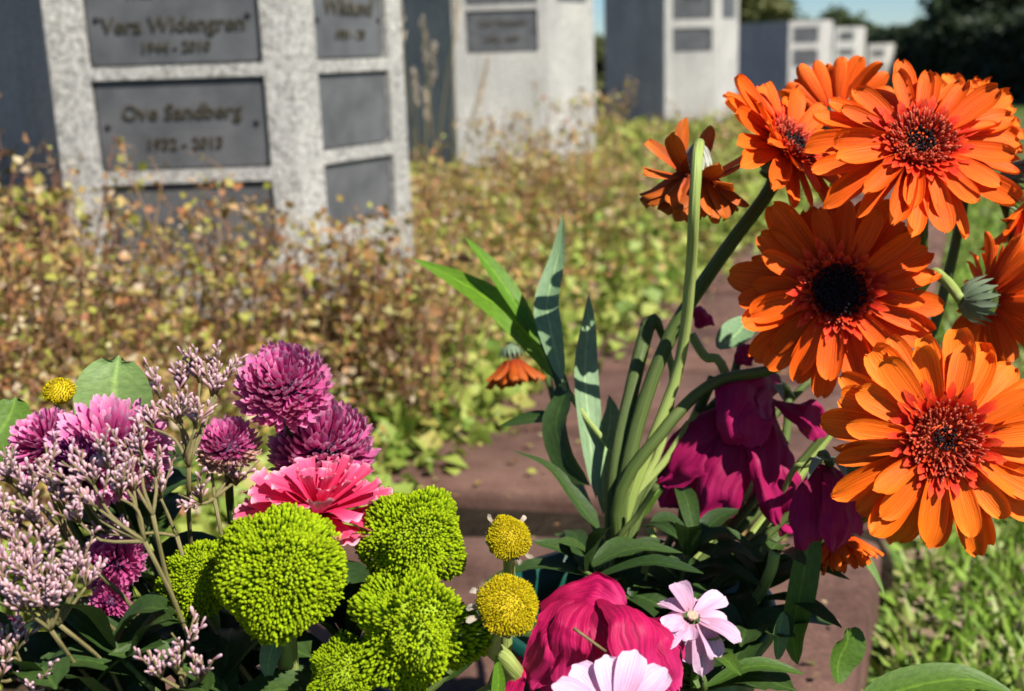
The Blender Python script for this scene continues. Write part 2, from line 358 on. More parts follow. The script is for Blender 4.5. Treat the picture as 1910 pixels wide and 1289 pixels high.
# ------------------------------------------------------------------ grave pillars of granite with slate plaques
def text_mesh(s, size):
    c = bpy.data.curves.new('lettering', 'FONT'); c.body = s; c.size = size; c.align_x = 'CENTER'; c.align_y = 'CENTER'
    c.extrude = 0.002; c.offset = 0.0004; c.shear = 0.12; c.resolution_u = 2
    o = bpy.data.objects.new('lettering_tmp', c); COL.objects.link(o)
    dg = bpy.context.evaluated_depsgraph_get(); me = bpy.data.meshes.new_from_object(o.evaluated_get(dg))
    bpy.data.objects.remove(o); me.name = 'lettering'; me.materials.clear(); me.materials.append(LET)
    return me
def plaque_mesh(w, h, t, r=0.011):
    V = []; F = []; ring = []
    for sx, sy, a0 in ((1, -1, -90), (1, 1, 0), (-1, 1, 90), (-1, -1, 180)):
        for k in range(5):
            a = math.radians(a0 + 90 * k / 4); ring.append((sx * (w / 2 - r) + r * math.cos(a), sy * (h / 2 - r) + r * math.sin(a)))
    n = len(ring)
    for z, s in ((0, 0), (t - 0.0015, 0), (t, 0.0015)):
        for x, y in ring: V.append((x - math.copysign(s, x), y - math.copysign(s, y), z))
    for l in range(2):
        for k in range(n): F.append((l * n + k, l * n + (k + 1) % n, (l + 1) * n + (k + 1) % n, (l + 1) * n + k))
    F.append(tuple(range(2 * n, 3 * n)))
    return mesh('plaque', V, F, SL, None, False)
_s = tube([(0, 0, -0.001), (0, 0, 0.0022)], 0.0045, 0.0038, 3, 8); SCREW = mesh('screw', _s[0], _s[1], SCR)

POLYS = []
def pillar(label, xa, xb, xc, Y, top, rowsA, rowsB, mA=(0.16, 0.12), mB=(0.2, 0.15), long=2.0):
    """xa, xb, xc: where its three front edges stand in the view; rows: (z0, z1, lines of text)"""
    c0, c1 = H(xa, Y), H(xb, Y); w = (c1 - c0).length; ub = Vector((0.5, 0.866))
    r = ray(xc, horizon(xc)); k = r.x / r.y; b = (k * c1.y - c1.x) / (ub.x - k * ub.y); c2 = c1 + ub * b
    ul = Vector((-0.5, 0.866)); c5 = c0 + ul * w * long; c3 = c2 + ul * w * long * 0.85; c4 = c5 + Vector((0.5, 0.866)) * b
    POLYS.append([c0, c1, c2, c3, c4, c5])
    root = thing('grave_pillar', (c1.x, c1.y, 0), label, 'grave pillar', 'granite urn pillars in a row'); root['kind'] = 'thing'
    V, F = [], []
    def quad(p): F.append(tuple(range(len(V), len(V) + len(p)))); V.extend(p)
    plaques = []
    def face(o2, u2, W_, rows, mg):
        u = Vector((u2.x, u2.y, 0)); nv = u.cross(Vector((0, 0, 1))); o = Vector((o2.x, o2.y, 0))
        at = lambda s, z, d=0: o + u * s + Vector((0, 0, z)) - nv * d
        xs = [0, W_ * mg[0], W_ * (1 - mg[1]), W_]; z = -0.05; cuts = []
        for r_ in sorted(rows, key=lambda q: q[0]): cuts += [(z, r_[0], None), (r_[0], r_[1], r_)]; z = r_[1]
        cuts.append((z, top, None))
        for z0, z1, r_ in cuts:
            for i in range(3):
                a0, a1 = xs[i], xs[i + 1]
                if r_ is None or i != 1:
                    ns = max(1, int((z1 - z0) / 0.12))
                    for q in range(ns):
                        za, zb = z0 + (z1 - z0) * q / ns, z0 + (z1 - z0) * (q + 1) / ns
                        quad([at(a0, za), at(a1, za), at(a1, zb), at(a0, zb)])
                else:
                    D = 0.016
                    quad([at(a0, z0, D), at(a1, z0, D), at(a1, z1, D), at(a0, z1, D)])
                    quad([at(a0, z0), at(a1, z0), at(a1, z0, D), at(a0, z0, D)]); quad([at(a0, z1, D), at(a1, z1, D), at(a1, z1), at(a0, z1)])
                    quad([at(a0, z0), at(a0, z0, D), at(a0, z1, D), at(a0, z1)]); quad([at(a1, z0, D), at(a1, z0), at(a1, z1), at(a1, z1, D)])
                    plaques.append((at((a0 + a1) / 2, (z0 + z1) / 2, D - 0.0005), u, nv, a1 - a0 - 0.005, z1 - z0 - 0.005, r_[2]))
    face(c0, (c1 - c0).normalized(), w, rowsA, mA); face(c1, ub, b, rowsB, mB)
    ring = [c2, c3, c4, c5, c0]
    for a, q in zip(ring[:-1], ring[1:]):
        quad([Vector((a.x, a.y, -0.05)), Vector((q.x, q.y, -0.05)), Vector((q.x, q.y, top)), Vector((a.x, a.y, top))])
    quad([Vector((p.x, p.y, top)) for p in (c0, c1, c2, c3, c4, c5)])
    obj('stone_body', mesh('stone_body', V, F, GR, None, False), root)
    for o, u, nv, pw, ph, lines in plaques:
        mw = Matrix.Identity(4)
        for i, v in enumerate((u, Vector((0, 0, 1)), nv)):
            for q in range(3): mw[q][i] = v[q]
        mw.translation = o
        pl = obj('plaque', plaque_mesh(pw, ph, 0.009), root, mw)
        for s, yy, size in lines:
            t = sub('lettering', text_mesh(s, size * pw), pl); t.location = (0, yy * ph, 0.0095)
        if lines and pw > 0.08:
            for sg in (-1, 1):
                x = sub('screw', SCREW, pl); x.location = (sg * pw * 0.44, (0.12 if lines[0][0] == 'x' else 0.0) * ph, 0.0095)
def zat(x, y, Y):                                             # height of a picture row on an upright plane at distance Y
    r = ray(x, y); return EYE + r.z * Y / r.y
def rows(x, Y, *yy): return [(zat(x, b, Y), zat(x, a, Y), t) for a, b, t in yy]
Y1, Y2, Y3, Y4, Y5, Y6 = 1.72, 4.0, 6.6, 10.2, 13.6, 15.8
pillar('nearest granite pillar at left with two named plaques and a blank slate below', 92, 545, 752, Y1, 1.25,
       rows(330, Y1, (-62, 122, [('Ivar Ahlen', 0.30, 0.125), ('Vera Widengren', -0.08, 0.125), ('1944 - 2010', -0.32, 0.085)]),
            (146, 318, [('Ove Sandberg', 0.14, 0.125), ('1932 - 2013', -0.22, 0.095)]), (342, 492, [])),
       rows(660, Y1 + .1, (-40, 110, [('Wiklund', 0.16, 0.2), ('1931 - 20', -0.2, 0.11)]), (134, 276, []), (300, 420, [])))
pillar('granite pillar behind tall grass, second in the row, one plaque above blank stone', 846, 1022, 1108, Y2, 1.3,
       rows(940, Y2, (-80, 8, []), (18, 98, [('Carl Persson', 0.2, 0.13), ('1926 - 2009', -0.2, 0.1)])), rows(1070, Y2 + .1, (-90, 3, [])), (0.14, 0.1))
pillar('granite pillar behind the drooping gerbera, third in the row', 1240, 1338, 1377, Y3, 1.15,
       rows(1290, Y3, (-25, 36, [('Nils Holm', 0.15, 0.13)]), (52, 97, [])), rows(1360, Y3 + .2, (-40, 35, [])), (0.15, 0.1))
pillar('low granite pillar with two dark plaques and broad shaded side', 1471, 1533, 1553, Y4, zat(1510, 38, Y4),
       rows(1510, Y4, (50, 80, []), (92, 124, [])), [], (0.12, 0.12), long=2.3)
pillar('small distant granite pillar, last but one in the row', 1557, 1597, 1614, Y5, zat(1585, 50, Y5),
       rows(1580, Y5, (60, 76, []), (92, 104, []), (116, 128, [])), [], (0.18, 0.12), long=1.0)
pillar('smallest granite pillar at the far end of the row', 1620, 1654, 1669, Y6, zat(1645, 82, Y6),
       rows(1640, Y6, (94, 106, []), (119, 130, []), (143, 154, [])), [], (0.18, 0.12), long=1.0)

# ------------------------------------------------------------------ leaf masses
def inside(x, y, poly):
    c = np.zeros(len(x), bool); n = len(poly)
    for i in range(n):
        a, b = poly[i], poly[i - 1]
        c ^= ((a.y > y) != (b.y > y)) & (x < (b.x - a.x) * (y - a.y) / (b.y - a.y + 1e-12) + a.x)
    return c
def leaves_np(p, d, nrm, L, Wd, cup=0.25):
    """folded diamond leaves: p base, d direction, nrm up hint"""
    d = d / np.linalg.norm(d, axis=1, keepdims=True)
    s = np.cross(d, nrm); s /= np.linalg.norm(s, axis=1, keepdims=True) + 1e-9
    n = np.cross(s, d); L = L[:, None]; Wd = Wd[:, None]
    v = np.stack([p, p + d * L * 0.45 + s * Wd + n * Wd * cup, p + d * L * 0.5, p + d * L * 0.45 - s * Wd + n * Wd * cup, p + d * L - n * L * 0.12], 1)
    b = np.arange(len(p))[:, None, None] * 5
    f = np.array([[0, 1, 2], [0, 2, 3], [1, 4, 2], [2, 4, 3]])[None] + b
    return v.reshape(-1, 3), f.reshape(-1, 3)
def rdir(n, up=0.0):
    v = rng.normal(size=(n, 3)); v[:, 2] += up; return v / np.linalg.norm(v, axis=1, keepdims=True)
def strips_np(a, b, r):
    """thin three-sided stalks from a to b"""
    d = b - a; s = np.cross(d, rdir(len(a))); s /= np.linalg.norm(s, axis=1, keepdims=True) + 1e-9
    t = np.cross(s, d); t /= np.linalg.norm(t, axis=1, keepdims=True) + 1e-9; r = r[:, None]
    v = np.stack([a + s * r, a + (-.5 * s + .87 * t) * r, a + (-.5 * s - .87 * t) * r, b + s * r * .5, b + (-.5 * s + .87 * t) * r * .5, b + (-.5 * s - .87 * t) * r * .5], 1)
    k = np.arange(len(a))[:, None, None] * 6
    f = np.array([[0, 1, 4, 3], [1, 2, 5, 4], [2, 0, 3, 5]])[None] + k
    return v.reshape(-1, 3), f.reshape(-1, 4)
def stuffobj(name, V, F, mat, label, cat, parent=None):
    o = obj(name, mesh(name, V, F, mat, None, False), parent); return tag(o, label, cat, kind='stuff')

GC1 = leaf_mat('ground_cover_green', [(0.09, 0.17, 0.02), (0.24, 0.32, 0.05), (0.38, 0.42, 0.09), (0.17, 0.25, 0.035), (0.36, 0.32, 0.08)], 0.3, 0.55, isl=True, vein=False)
GC2 = leaf_mat('ground_cover_rusty', [(0.32, 0.11, 0.045), (0.43, 0.27, 0.12), (0.34, 0.36, 0.06), (0.38, 0.16, 0.06), (0.23, 0.28, 0.04), (0.45, 0.23, 0.11), (0.4, 0.42, 0.09), (0.56, 0.44, 0.3), (0.12, 0.06, 0.03)], 0.3, 0.6, isl=True, vein=False)
STK = leaf_mat('dry_stalk', [(0.2, 0.08, 0.05), (0.32, 0.19, 0.1)], 0.0, 0.7, isl=True, vein=False)
def bed_points(n, y0, y1, power=1.6):
    y = y0 + (y1 - y0) * rng.random(n) ** power; xl = -0.52 * y - 0.25; xr = left_edge(y) + 0.08 * rng.random(n)
    x = xl + (xr - xl) * rng.random(n); ok = np.ones(n, bool)
    for q in POLYS: ok &= ~inside(x, y, q)
    return x[ok], y[ok]
# low green leaves
x, y = bed_points(42000, 0.95, 6.5, 1.9)
edge = np.clip((left_edge(y) - x) / 0.5, 0, 1)
h = (0.08 + 0.09 * edge) * rng.random(len(x)) ** 0.6 + 0.01
p = np.stack([x, y, h], 1); d = rdir(len(x), 0.3); L = rng.uniform(0.014, 0.034, len(x)) * (1 + 0.1 * y)
V, F = leaves_np(p, d, rdir(len(x), 1.6), L, L * 0.42)
stuffobj('ground_cover_leaves', V, F, GC1, 'low yellow-green leafy ground cover filling the bed', 'ground cover')
# taller rusty sprigs: stalk, side twigs, leaves in little clumps
x, y = bed_points(7600, 1.0, 7.5, 1.6)
edge = np.clip((left_edge(y) - x) / 0.5, 0, 1)
hh = (0.05 + 0.30 * edge ** 0.9 + 0.08 * np.clip((-0.5 - x / (0.5 + 0.5 * y)) / 0.2, 0, 1)) * rng.uniform(0.4, 1.0, len(x)) * np.clip(1.42 - 0.22 * y, 0.5, 1.06)
keep = (edge > .35) | (rng.random(len(x)) < .2); x, y, hh = x[keep], y[keep], hh[keep]
tall = (rng.random(len(x)) < 0.06); hh[tall] *= 1.25
for q in [(random.uniform(370, 620), random.uniform(1.45, 1.62)) for _ in range(34)] + [(random.uniform(-30, 120), random.uniform(1.3, 1.6)) for _ in range(34)] + [(random.uniform(880, 1110), random.uniform(2.9, 3.8)) for _ in range(60)] + [(random.uniform(520, 780), random.uniform(1.45, 1.65)) for _ in range(130)]:
    w2 = H(*q); x = np.append(x, w2.x); y = np.append(y, w2.y); hh = np.append(hh, random.uniform(.22, .42) if q[0] > 790 else random.uniform(.26, .4) if q[0] < 500 else random.uniform(.14, .33))
nS = len(x); lean = rng.normal(0, 0.12, (nS, 2))
a = np.stack([x, y, np.zeros(nS)], 1); b = a + np.stack([lean[:, 0] * hh * 2, lean[:, 1] * hh * 2, hh], 1)
kt = 5; t = 1 - 0.7 * rng.random((nS, kt)) ** 1.2; t[:, 0] = 1
j0 = (a[:, None] + (b - a)[:, None] * t[..., None]).reshape(-1, 3)
j1 = j0 + rdir(nS * kt, 0.7) * rng.uniform(0.012, 0.04, (nS * kt, 1)) * np.repeat(1 + .1 * y, kt)[:, None]
Vs, Fs = strips_np(np.concatenate([a, j0]), np.concatenate([b, j1]), np.concatenate([np.full(nS, 0.0019), np.full(nS * kt, 0.001)]))
stuffobj('sprig_stalks', Vs, Fs, STK, 'thin reddish stalks of the sprigs in the bed', 'stalks')
kl = 5; p = np.repeat(j1, kl, 0) + rng.normal(0, 0.0075, (nS * kt * kl, 3)) * np.repeat(1 + .1 * y, kt * kl)[:, None]
L = rng.uniform(0.005, 0.014, len(p)) * np.repeat(1 + 0.14 * y, kt * kl) * np.repeat(rng.uniform(.7, 1.3, nS * kt), kl)
V, F = leaves_np(p, rdir(len(p), 0.4), rdir(len(p), 1.2), L, L * 0.4)
stuffobj('rusty_sprig_leaves', V, F, GC2, 'reddish brown and olive sprigs standing in front of the pillars', 'sprigs')
# lawn
def blades(n, y0, y1, xr, hgt, name, mat, label, power=1.5):
    y = y0 + (y1 - y0) * rng.random(n) ** power; x = right_edge(y) + 0.02 + xr * (0.3 + 0.35 * y) * rng.random(n)
    bare = np.sin(x * 9 + 1.3) * np.sin(y * 7 + 0.4) + 0.5 * np.sin(x * 23 + y * 17); near = np.clip((1.35 - y) / 0.35, 0, 1)
    ok = (bare < 0.75 - 0.85 * near) | (rng.random(n) < 0.12); x, y = x[ok], y[ok]; n = len(x)
    a = np.stack([x, y, np.zeros(n)], 1); d = rdir(n, 1.1); d[:, 2] = np.abs(d[:, 2]) * 0.6 + 0.25
    L = hgt * rng.uniform(0.5, 1.3, n); V, F = leaves_np(a, d, rdir(n, 1.0), L, L * 0.075 + 0.0007, 0.1)
    stuffobj(name, V, F, mat, label, 'grass')
GRS = leaf_mat('grass_blade', [(0.1, 0.19, 0.02), (0.18, 0.3, 0.03), (0.25, 0.36, 0.06), (0.34, 0.31, 0.13)], 0.3, 0.5, isl=True, vein=False)
blades(52000, 0.75, 4.5, 1.2, 0.04, 'lawn_grass', GRS, 'short lit lawn grass beside the brown slabs')
x, y = G(1700, 1230).x + rng.normal(0, 0.12, 900), G(1700, 1230).y + rng.normal(0, 0.14, 900)
ok = x > right_edge(y) + 0.02; x, y = x[ok], y[ok]
p = np.stack([x, y, 0.008 + 0.01 * rng.random(len(x))], 1); L = rng.uniform(0.01, 0.022, len(x))
V, F = leaves_np(p, rdir(len(x)) * np.array([1, 1, .25]), rdir(len(x), 2.0), L, L * 0.35)
stuffobj('dead_leaf_litter', V, F, leaf_mat('leaf_litter', [(0.2, 0.13, 0.08), (0.36, 0.27, 0.18), (0.12, 0.16, 0.05)], 0.15, 0.8, isl=True, vein=False), 'dry leaf litter on the bare patch of lawn', 'leaf litter')

n = 420; y = 0.8 + 2.2 * rng.random(n) ** 1.3; x = left_edge(y) + (right_edge(y) - left_edge(y)) * rng.random(n) ** 1.6
p = np.stack([x, y, np.full(n, 0.078)], 1); L = rng.uniform(0.004, 0.016, n)
V, F = leaves_np(p, rdir(n) * np.array([1, 1, .15]), rdir(n, 2.5), L, L * 0.3)
stuffobj('slab_debris', V, F, GC2, 'scattered dry leaf bits lying on the brown slabs', 'leaf litter')

# ------------------------------------------------------------------ tall grass tuft by the second pillar
tg = thing('tall_grass', (*H(800, 3.3), 0), 'wispy tall grass with seed heads in front of the second pillar', 'tall grass')
for i in range(9):
    q = H(random.uniform(770, 850), 3.3 + random.uniform(-.2, .2)); top = Vector((q.x + random.uniform(-.05, .14), q.y, random.uniform(.42, .78)))
    st = obj('stalk', one(tube([(q.x, q.y, 0), ((q.x + top.x) / 2 - .01, q.y, top.z * .55), top], 0.003, 0.0012, 8, 4), 'stalk', STT), tg)
    g = Geo()
    for j in range(26):
        t = 1 - 0.2 * j / 26; b0 = Vector((q.x, q.y, 0)).lerp(top, t); dv = Vector((random.uniform(-1, 1), random.uniform(-1, 1), 1.6)).normalized()
        g.add(*ribbon([b0, b0 + dv * 0.022], 0.006, (0, -1, 0.2), 'lance', 3, 2))
    tag(obj('seed_head', g.mesh('seed_head', CRM), tg), kind='stuff')

# ------------------------------------------------------------------ trees behind
def tree(name, label, px, top_y, d, rx, col, trunk_h=0.35, n=5200, leaf=0.09, group='trees behind the pillars', squash=1.0, base_z=0.0):
    c2 = H(px, d); zt = zat(px, top_y, d); root = thing(name, (c2.x, c2.y, base_z), label, 'tree', group)
    rz = (zt - base_z) * (1 - trunk_h) / 2 * squash; cz = zt - rz; o = Vector((c2.x, c2.y, 0))
    g = Geo(); g.add(*tube([o, o + Vector((.03, 0, cz * .5)), o + Vector((0, 0, cz + rz * .4))], rx * .09, rx * .025, 8, 8, 0.12))
    for i in range(6):
        a = i * 2.4; s = o + Vector((0, 0, cz - rz * random.uniform(0.1, .7)))
        g.add(*tube([s, s + Vector((math.cos(a) * rx * .3, math.sin(a) * rx * .3, rz * .25)), s + Vector((math.cos(a) * rx * .75, math.sin(a) * rx * .75, rz * .6))], rx * .04, rx * .008, 6, 5))
    obj('trunk', g.mesh('trunk', BARK), root)
    nc = 46; cd_ = rdir(nc); cr = rng.random(nc) ** 0.4 * 0.92
    cc = cd_ * cr[:, None]; rr = rng.uniform(0.16, 0.36, nc); pick = rng.integers(0, nc, n)
    p = cc[pick] + rdir(n) * (rr[pick] * rng.random(n) ** 0.4)[:, None]
    p = p * np.array([rx, rx, rz]) + np.array([c2.x, c2.y, cz]); L = rng.uniform(0.6, 1.4, n) * leaf
    V, F = leaves_np(p, rdir(n), rdir(n, 0.8), L, L * 0.4)
    tag(obj('crown', mesh('crown', V, F, col, None, False), root), kind='stuff')
TD = leaf_mat('tree_dark', [(0.012, 0.022, 0.009), (0.03, 0.048, 0.016)], 0.2, 0.6, isl=True, vein=False)
TM = leaf_mat('tree_mid', [(0.03, 0.05, 0.015), (0.07, 0.1, 0.025)], 0.25, 0.6, isl=True, vein=False)
TO = leaf_mat('tree_olive', [(0.07, 0.08, 0.022), (0.16, 0.17, 0.05)], 0.25, 0.6, isl=True, vein=False)
tree('broadleaf_tree', 'tall dark tree cut by the top right corner', 1915, -70, 14, 1.25, TD, 0.1, 9000, 0.11)
tree('broadleaf_tree', 'dark tree with rounded top left of the tallest one', 1790, 34, 17, 0.95, TD, 0.08, 8000, 0.11)
tree('broadleaf_tree', 'dark bushy tree right above the smallest pillar', 1712, 62, 22, 1.1, TD, 0.08, 8000, 0.12)
tree('broadleaf_tree', 'low far tree showing over the last pillars', 1640, 74, 30, 1.3, TM, 0.1, 6000, 0.14)
tree('broadleaf_tree', 'small round far tree peeping above the low pillar', 1560, 22, 26, 0.95, TM, 0.25, 5000, 0.12)
tree('broadleaf_tree', 'olive green tree behind the third pillar', 1410, -95, 16, 0.52, TO, 0.1, 5200, 0.09)
tree('slender_shrub', 'yellow-green shrub seen in the gap between second and third pillars', 1118, 45, 12, 0.35, TO, 0.02, 4000, 0.07)
# hedge along the right-hand side
hp0, hp1 = Vector((4.15, 9.3)), Vector((6.6, 22.0)); hv = hp1 - hp0; hl = hv.length; hu = hv / hl; hn = Vector((hu.y, -hu.x))
hd = thing('clipped_hedge', (hp0.x, hp0.y, 0), 'long dark hedge in shade under the trees at right', 'hedge')
core = [Vector((*(hp0 + hu * a + hn * b), z)) for z in (0, 0.62) for a, b in ((0.05, 0.1), (hl, 0.1), (hl, 1.2), (0.05, 1.2))]
obj('hedge_core', mesh('hedge_core', core, [(0, 1, 5, 4), (1, 2, 6, 5), (2, 3, 7, 6), (3, 0, 4, 7), (4, 5, 6, 7)], BARK, None, False), hd)
n = 16000; a = rng.random(n) ** 1.4 * hl; bq = rng.random(n); top = rng.random(n) < 0.35
bb = np.where(top, bq * 1.3, 0.0 + 0.12 * bq); zz = np.where(top, 0.62 + 0.12 * rng.random(n), 0.7 * rng.random(n))
p = np.stack([hp0.x + hu.x * a + hn.x * bb, hp0.y + hu.y * a + hn.y * bb, zz], 1); L = rng.uniform(0.05, 0.09, n)
V, F = leaves_np(p, rdir(n), rdir(n, .5), L, L * .4)
tag(obj('hedge_leaves', mesh('hedge_leaves', V, F, TD, None, False), hd), kind='stuff')

# ------------------------------------------------------------------ vases
def vase(label, c, r0, r1, z0, z1):
    o = thing('flower_vase', (c.x, c.y, z0), label, 'vase'); V = []; F = []; T = []; sg = 28
    prof = [(r1 * .2, z0 + .002), (r1 * .96, z0 + .001), (r1, z0 + .006), (r0 * .97, z1 - .012), (r0 * 1.05, z1 - .009), (r0 * 1.05, z1), (r0 * .98, z1), (r0 * .93, z1 - .02), (r1 * .95, z0 + .02)]
    for i, (r, z) in enumerate(prof):
        for k in range(sg):
            w = 2 * math.pi * k / sg; V.append((c.x + r * math.cos(w), c.y + r * math.sin(w), z)); T.append((k / sg, i / 8))
    for i in range(len(prof) - 1):
        for k in range(sg): F.append((i * sg + k, i * sg + (k + 1) % sg, (i + 1) * sg + (k + 1) % sg, (i + 1) * sg + k))
    obj('vase_body', mesh('vase_body', V, F, PLA, T), o)
    zw = z1 - .03; rw = r0 * .92
    obj('flower_foam', mesh('flower_foam', [(c.x + rw * math.cos(k * .2244), c.y + rw * math.sin(k * .2244), zw) for k in range(28)], [tuple(range(28))], LFD, None, False), o)
VR = P(1175, 1120, 0.62); VL = P(470, 1400, 0.54)
vase('green plastic vase holding the orange gerberas', VR, 0.072, 0.045, 0.071, VR.z)
vase('green plastic vase below the purple and lime flowers', VL, 0.075, 0.045, 0.071, VL.z)
def vin(v, s=0.03): return Vector((v.x + random.uniform(-s, s), v.y + random.uniform(-s, s), v.z - 0.028))

# ------------------------------------------------------------------ gerberas
def petal_unit(curl, w, notch, twist):
    V = []; F = []; T = []; m = 4; ts = (0, .16, .34, .52, .68, .8, .9, .965, 1.0); n = len(ts)
    for i, t in enumerate(ts):
        ww = w * (0.4 + 0.6 * math.sin(math.pi * .5 * min(1, t * 1.5))) * math.sqrt(max(0.05, 1 - max(0, (t - .7) / .3) ** 2.2 * .94))
        for k in range(m + 1):
            u = -1 + 2 * k / m; z = curl * t * t + 0.06 * w * math.cos(u * 6.28) + 0.16 * w * u * u + twist * u * w * t
            y = t - notch * (1 - abs(u)) * (t > .95) - 0.02 * u * u * t
            V.append((u * ww * .5, y, z)); T.append((k / m, t))
    for i in range(n - 1):
        for k in range(m): a = i * (m + 1) + k; F.append((a, a + 1, a + m + 2, a + m + 1))
    return V, F, T
def petal_set(mat, w=0.3):
    return [one(petal_unit(c, w * random.uniform(.86, 1.12), random.choice((0, .03, .05)), random.uniform(-.35, .35)), 'petal', mat) for c in (-.16, -.08, -.02, .04, .1, -.24)]
PS = {'or': petal_set(OR), 'amber': petal_set(OR2), 'dry': petal_set(ORD, 0.34)}  # the dry set also carries painted shade for the drooping head
def frame(nv, roll=0.0):
    e1 = nv.cross(Vector((0, 0, 1))); e1 = e1.normalized() if e1.length > 1e-4 else Vector((1, 0, 0)); e2 = nv.cross(e1)
    return e1 * math.cos(roll) + e2 * math.sin(roll), e2 * math.cos(roll) - e1 * math.sin(roll)
def basis(x, y, z, o, s=(1, 1, 1)):
    m = Matrix.Identity(4)
    for i, v in enumerate((x * s[0], y * s[1], z * s[2])):
        for k in range(3): m[k][i] = v[k]
    m.translation = o; return m
def stub(g, p, d, L, r, seg=5, bulb=1.3):
    a = d.orthogonal().normalized(); b = d.cross(a); V = []; T = []
    for h_, rr in ((0, .6), (.62, bulb), (.9, bulb * .75)):
        for k in range(seg):
            w = 6.2832 * k / seg; V.append(p + d * (h_ * L) + (a * math.cos(w) + b * math.sin(w)) * (r * rr)); T.append((k / seg, h_))
    V.append(p + d * L); T.append((.5, 1)); F = []
    for l in range(2):
        for k in range(seg): F.append((l * seg + k, l * seg + (k + 1) % seg, (l + 1) * seg + (k + 1) % seg, (l + 1) * seg + k))
    for k in range(seg): F.append((2 * seg + k, 2 * seg + (k + 1) % seg, 3 * seg))
    g.add(V, F, T)
def calyx_part(root, c, nv, R, mat=CAL, k=0.3):
    e1, e2 = frame(nv); g = Geo()
    for lay, (rr, ln) in enumerate(((k, .36), (k * .8, .3), (k * .6, .25))):
        for i in range(16):
            w = 6.2832 * (i + lay * .5) / 16; e = e1 * math.cos(w) + e2 * math.sin(w)
            b0 = c - nv * (R * .42) + e * (R * .06); b1 = c - nv * (R * .3) + e * (R * rr * .8); b2 = c - nv * (R * (.06 + .08 * lay)) + e * (R * (rr + .06))
            g.add(*ribbon([b0, b1, b2], R * .1, e, 'oval', 5, 2, 0.2))
    tag(obj('calyx', g.mesh('calyx', mat), root), kind='stuff')
    return c - nv * (R * .42)
def gerbera(label, px, py, d, nrm, Rpx, stem, tilt=(0, 10), n=21, pset='or', sr=9, smat=STM, black=.16, cmat=CAL, droop=0.0, seed=0, gaps=(), roll=None, inner=True, lens=(1, .82), wild=0.0):
    random.seed(seed + 100); c = P(px, py, d); nv = cs(*nrm); R = Rpx * d / FPX
    sp = [Vector(q) if isinstance(q, Vector) else P(*q) for q in stem]
    root = thing('gerbera', sp[-1], label, 'flower', 'orange gerberas')
    e1, e2 = frame(nv, random.uniform(0, 6) if roll is None else roll); pw = random.uniform(.9, 1.15)
    cb = calyx_part(root, c, nv, R, cmat, .2 if cmat is CALW else .3)
    obj('stem', one(tube([cb] + sp, sr * d / FPX, sr * 1.15 * d / FPX, 26, 12, .04), 'stem', smat), root)
    for lay in range(2):
        cnt = int(n * (1, .72)[lay])
        for i in range(cnt):
            w = 6.2832 * (i + .5 * lay + random.uniform(-.28, .28)) / cnt
            if any(a < (w % 6.2832) < b for a, b in gaps): continue
            er = e1 * math.cos(w) + e2 * math.sin(w); tl = math.radians(tilt[lay] + random.uniform(-9, 9) - (random.uniform(70, 110) if random.random() < wild else 0))
            dv = er * math.cos(tl) + nv * math.sin(tl) + Vector((0, 0, -droop * random.uniform(.6, 1.3))); dv.normalize()
            xx = dv.cross(nv).normalized() if abs(dv.dot(nv)) < .98 else dv.cross(er).normalized(); zz = xx.cross(dv)
            tw = random.uniform(-.3, .3); xx, zz = xx * math.cos(tw) + zz * math.sin(tw), zz * math.cos(tw) - xx * math.sin(tw)
            r0 = R * (.22, .2)[lay]; L = (R - r0) * lens[lay] * random.uniform(.88, 1.07)
            o = c + er * r0 + nv * (R * (.0, .045)[lay])
            obj('petal', random.choice(PS[pset]), root, basis(xx, dv, zz, o, (L * pw * random.uniform(.82, 1.18), L, L * random.uniform(.5, 1.5))))
    if inner:
        g = Geo()
        for ring, (cnt, r0, ln, tl) in enumerate(((30, .27, .22, 20), (30, .25, .17, 42), (26, .22, .13, 62))):
            for i in range(cnt):
                w = 6.2832 * (i + random.random()) / cnt; er = e1 * math.cos(w) + e2 * math.sin(w); a = math.radians(tl + random.uniform(-12, 12))
                o = c + er * (R * r0) + nv * (R * .05); l = R * ln * random.uniform(.7, 1.15); dv = er * math.cos(a) + nv * math.sin(a)
                g.add(*ribbon([o, o + dv * (l * .6), o + dv * l + er * (l * .15)], R * .075, nv + er * .01, 'petal', 4, 2, .3))
        tag(obj('inner_florets', g.mesh('inner_florets', FLO), root), kind='stuff')
        g = Geo(); gk = Geo(); ga = 2.39996
        for i in range(300):
            rr = .275 * math.sqrt((i + .5) / 300) + random.uniform(-.012, .012); w = i * ga + random.uniform(-.12, .12); er = e1 * math.cos(w) + e2 * math.sin(w)
            o = c + er * (R * rr) + nv * (R * (.02 + .07 * math.sin(min(1, rr / .3) * 2.6)))
            dk = rr < black
            stub(gk if dk else g, o, (nv + er * (.1 if dk else random.uniform(.2, .9)) + Vector((random.uniform(-.3, .3), random.uniform(-.3, .3), random.uniform(-.3, .3)))).normalized(), R * (random.uniform(.04, .08) if dk else random.uniform(.06, .14)), R * (.013 if dk else random.uniform(.007, .012)), 4, 1.15)
        V, F, T = tube([c - nv * (R * .06), c + nv * (R * .035)], R * .285, R * .24, 4, 20)
        obj('disc', mesh('disc', V, F, DIK if black > .2 else FLO, T), root)
        if gk.n: tag(obj('dark_disc_florets', gk.mesh('dark_disc_florets', DIK), root), kind='stuff')
        if g.n: tag(obj('disc_florets', g.mesh('disc_florets', DIS), root), kind='stuff')
    random.seed(seed + 500)
    return root

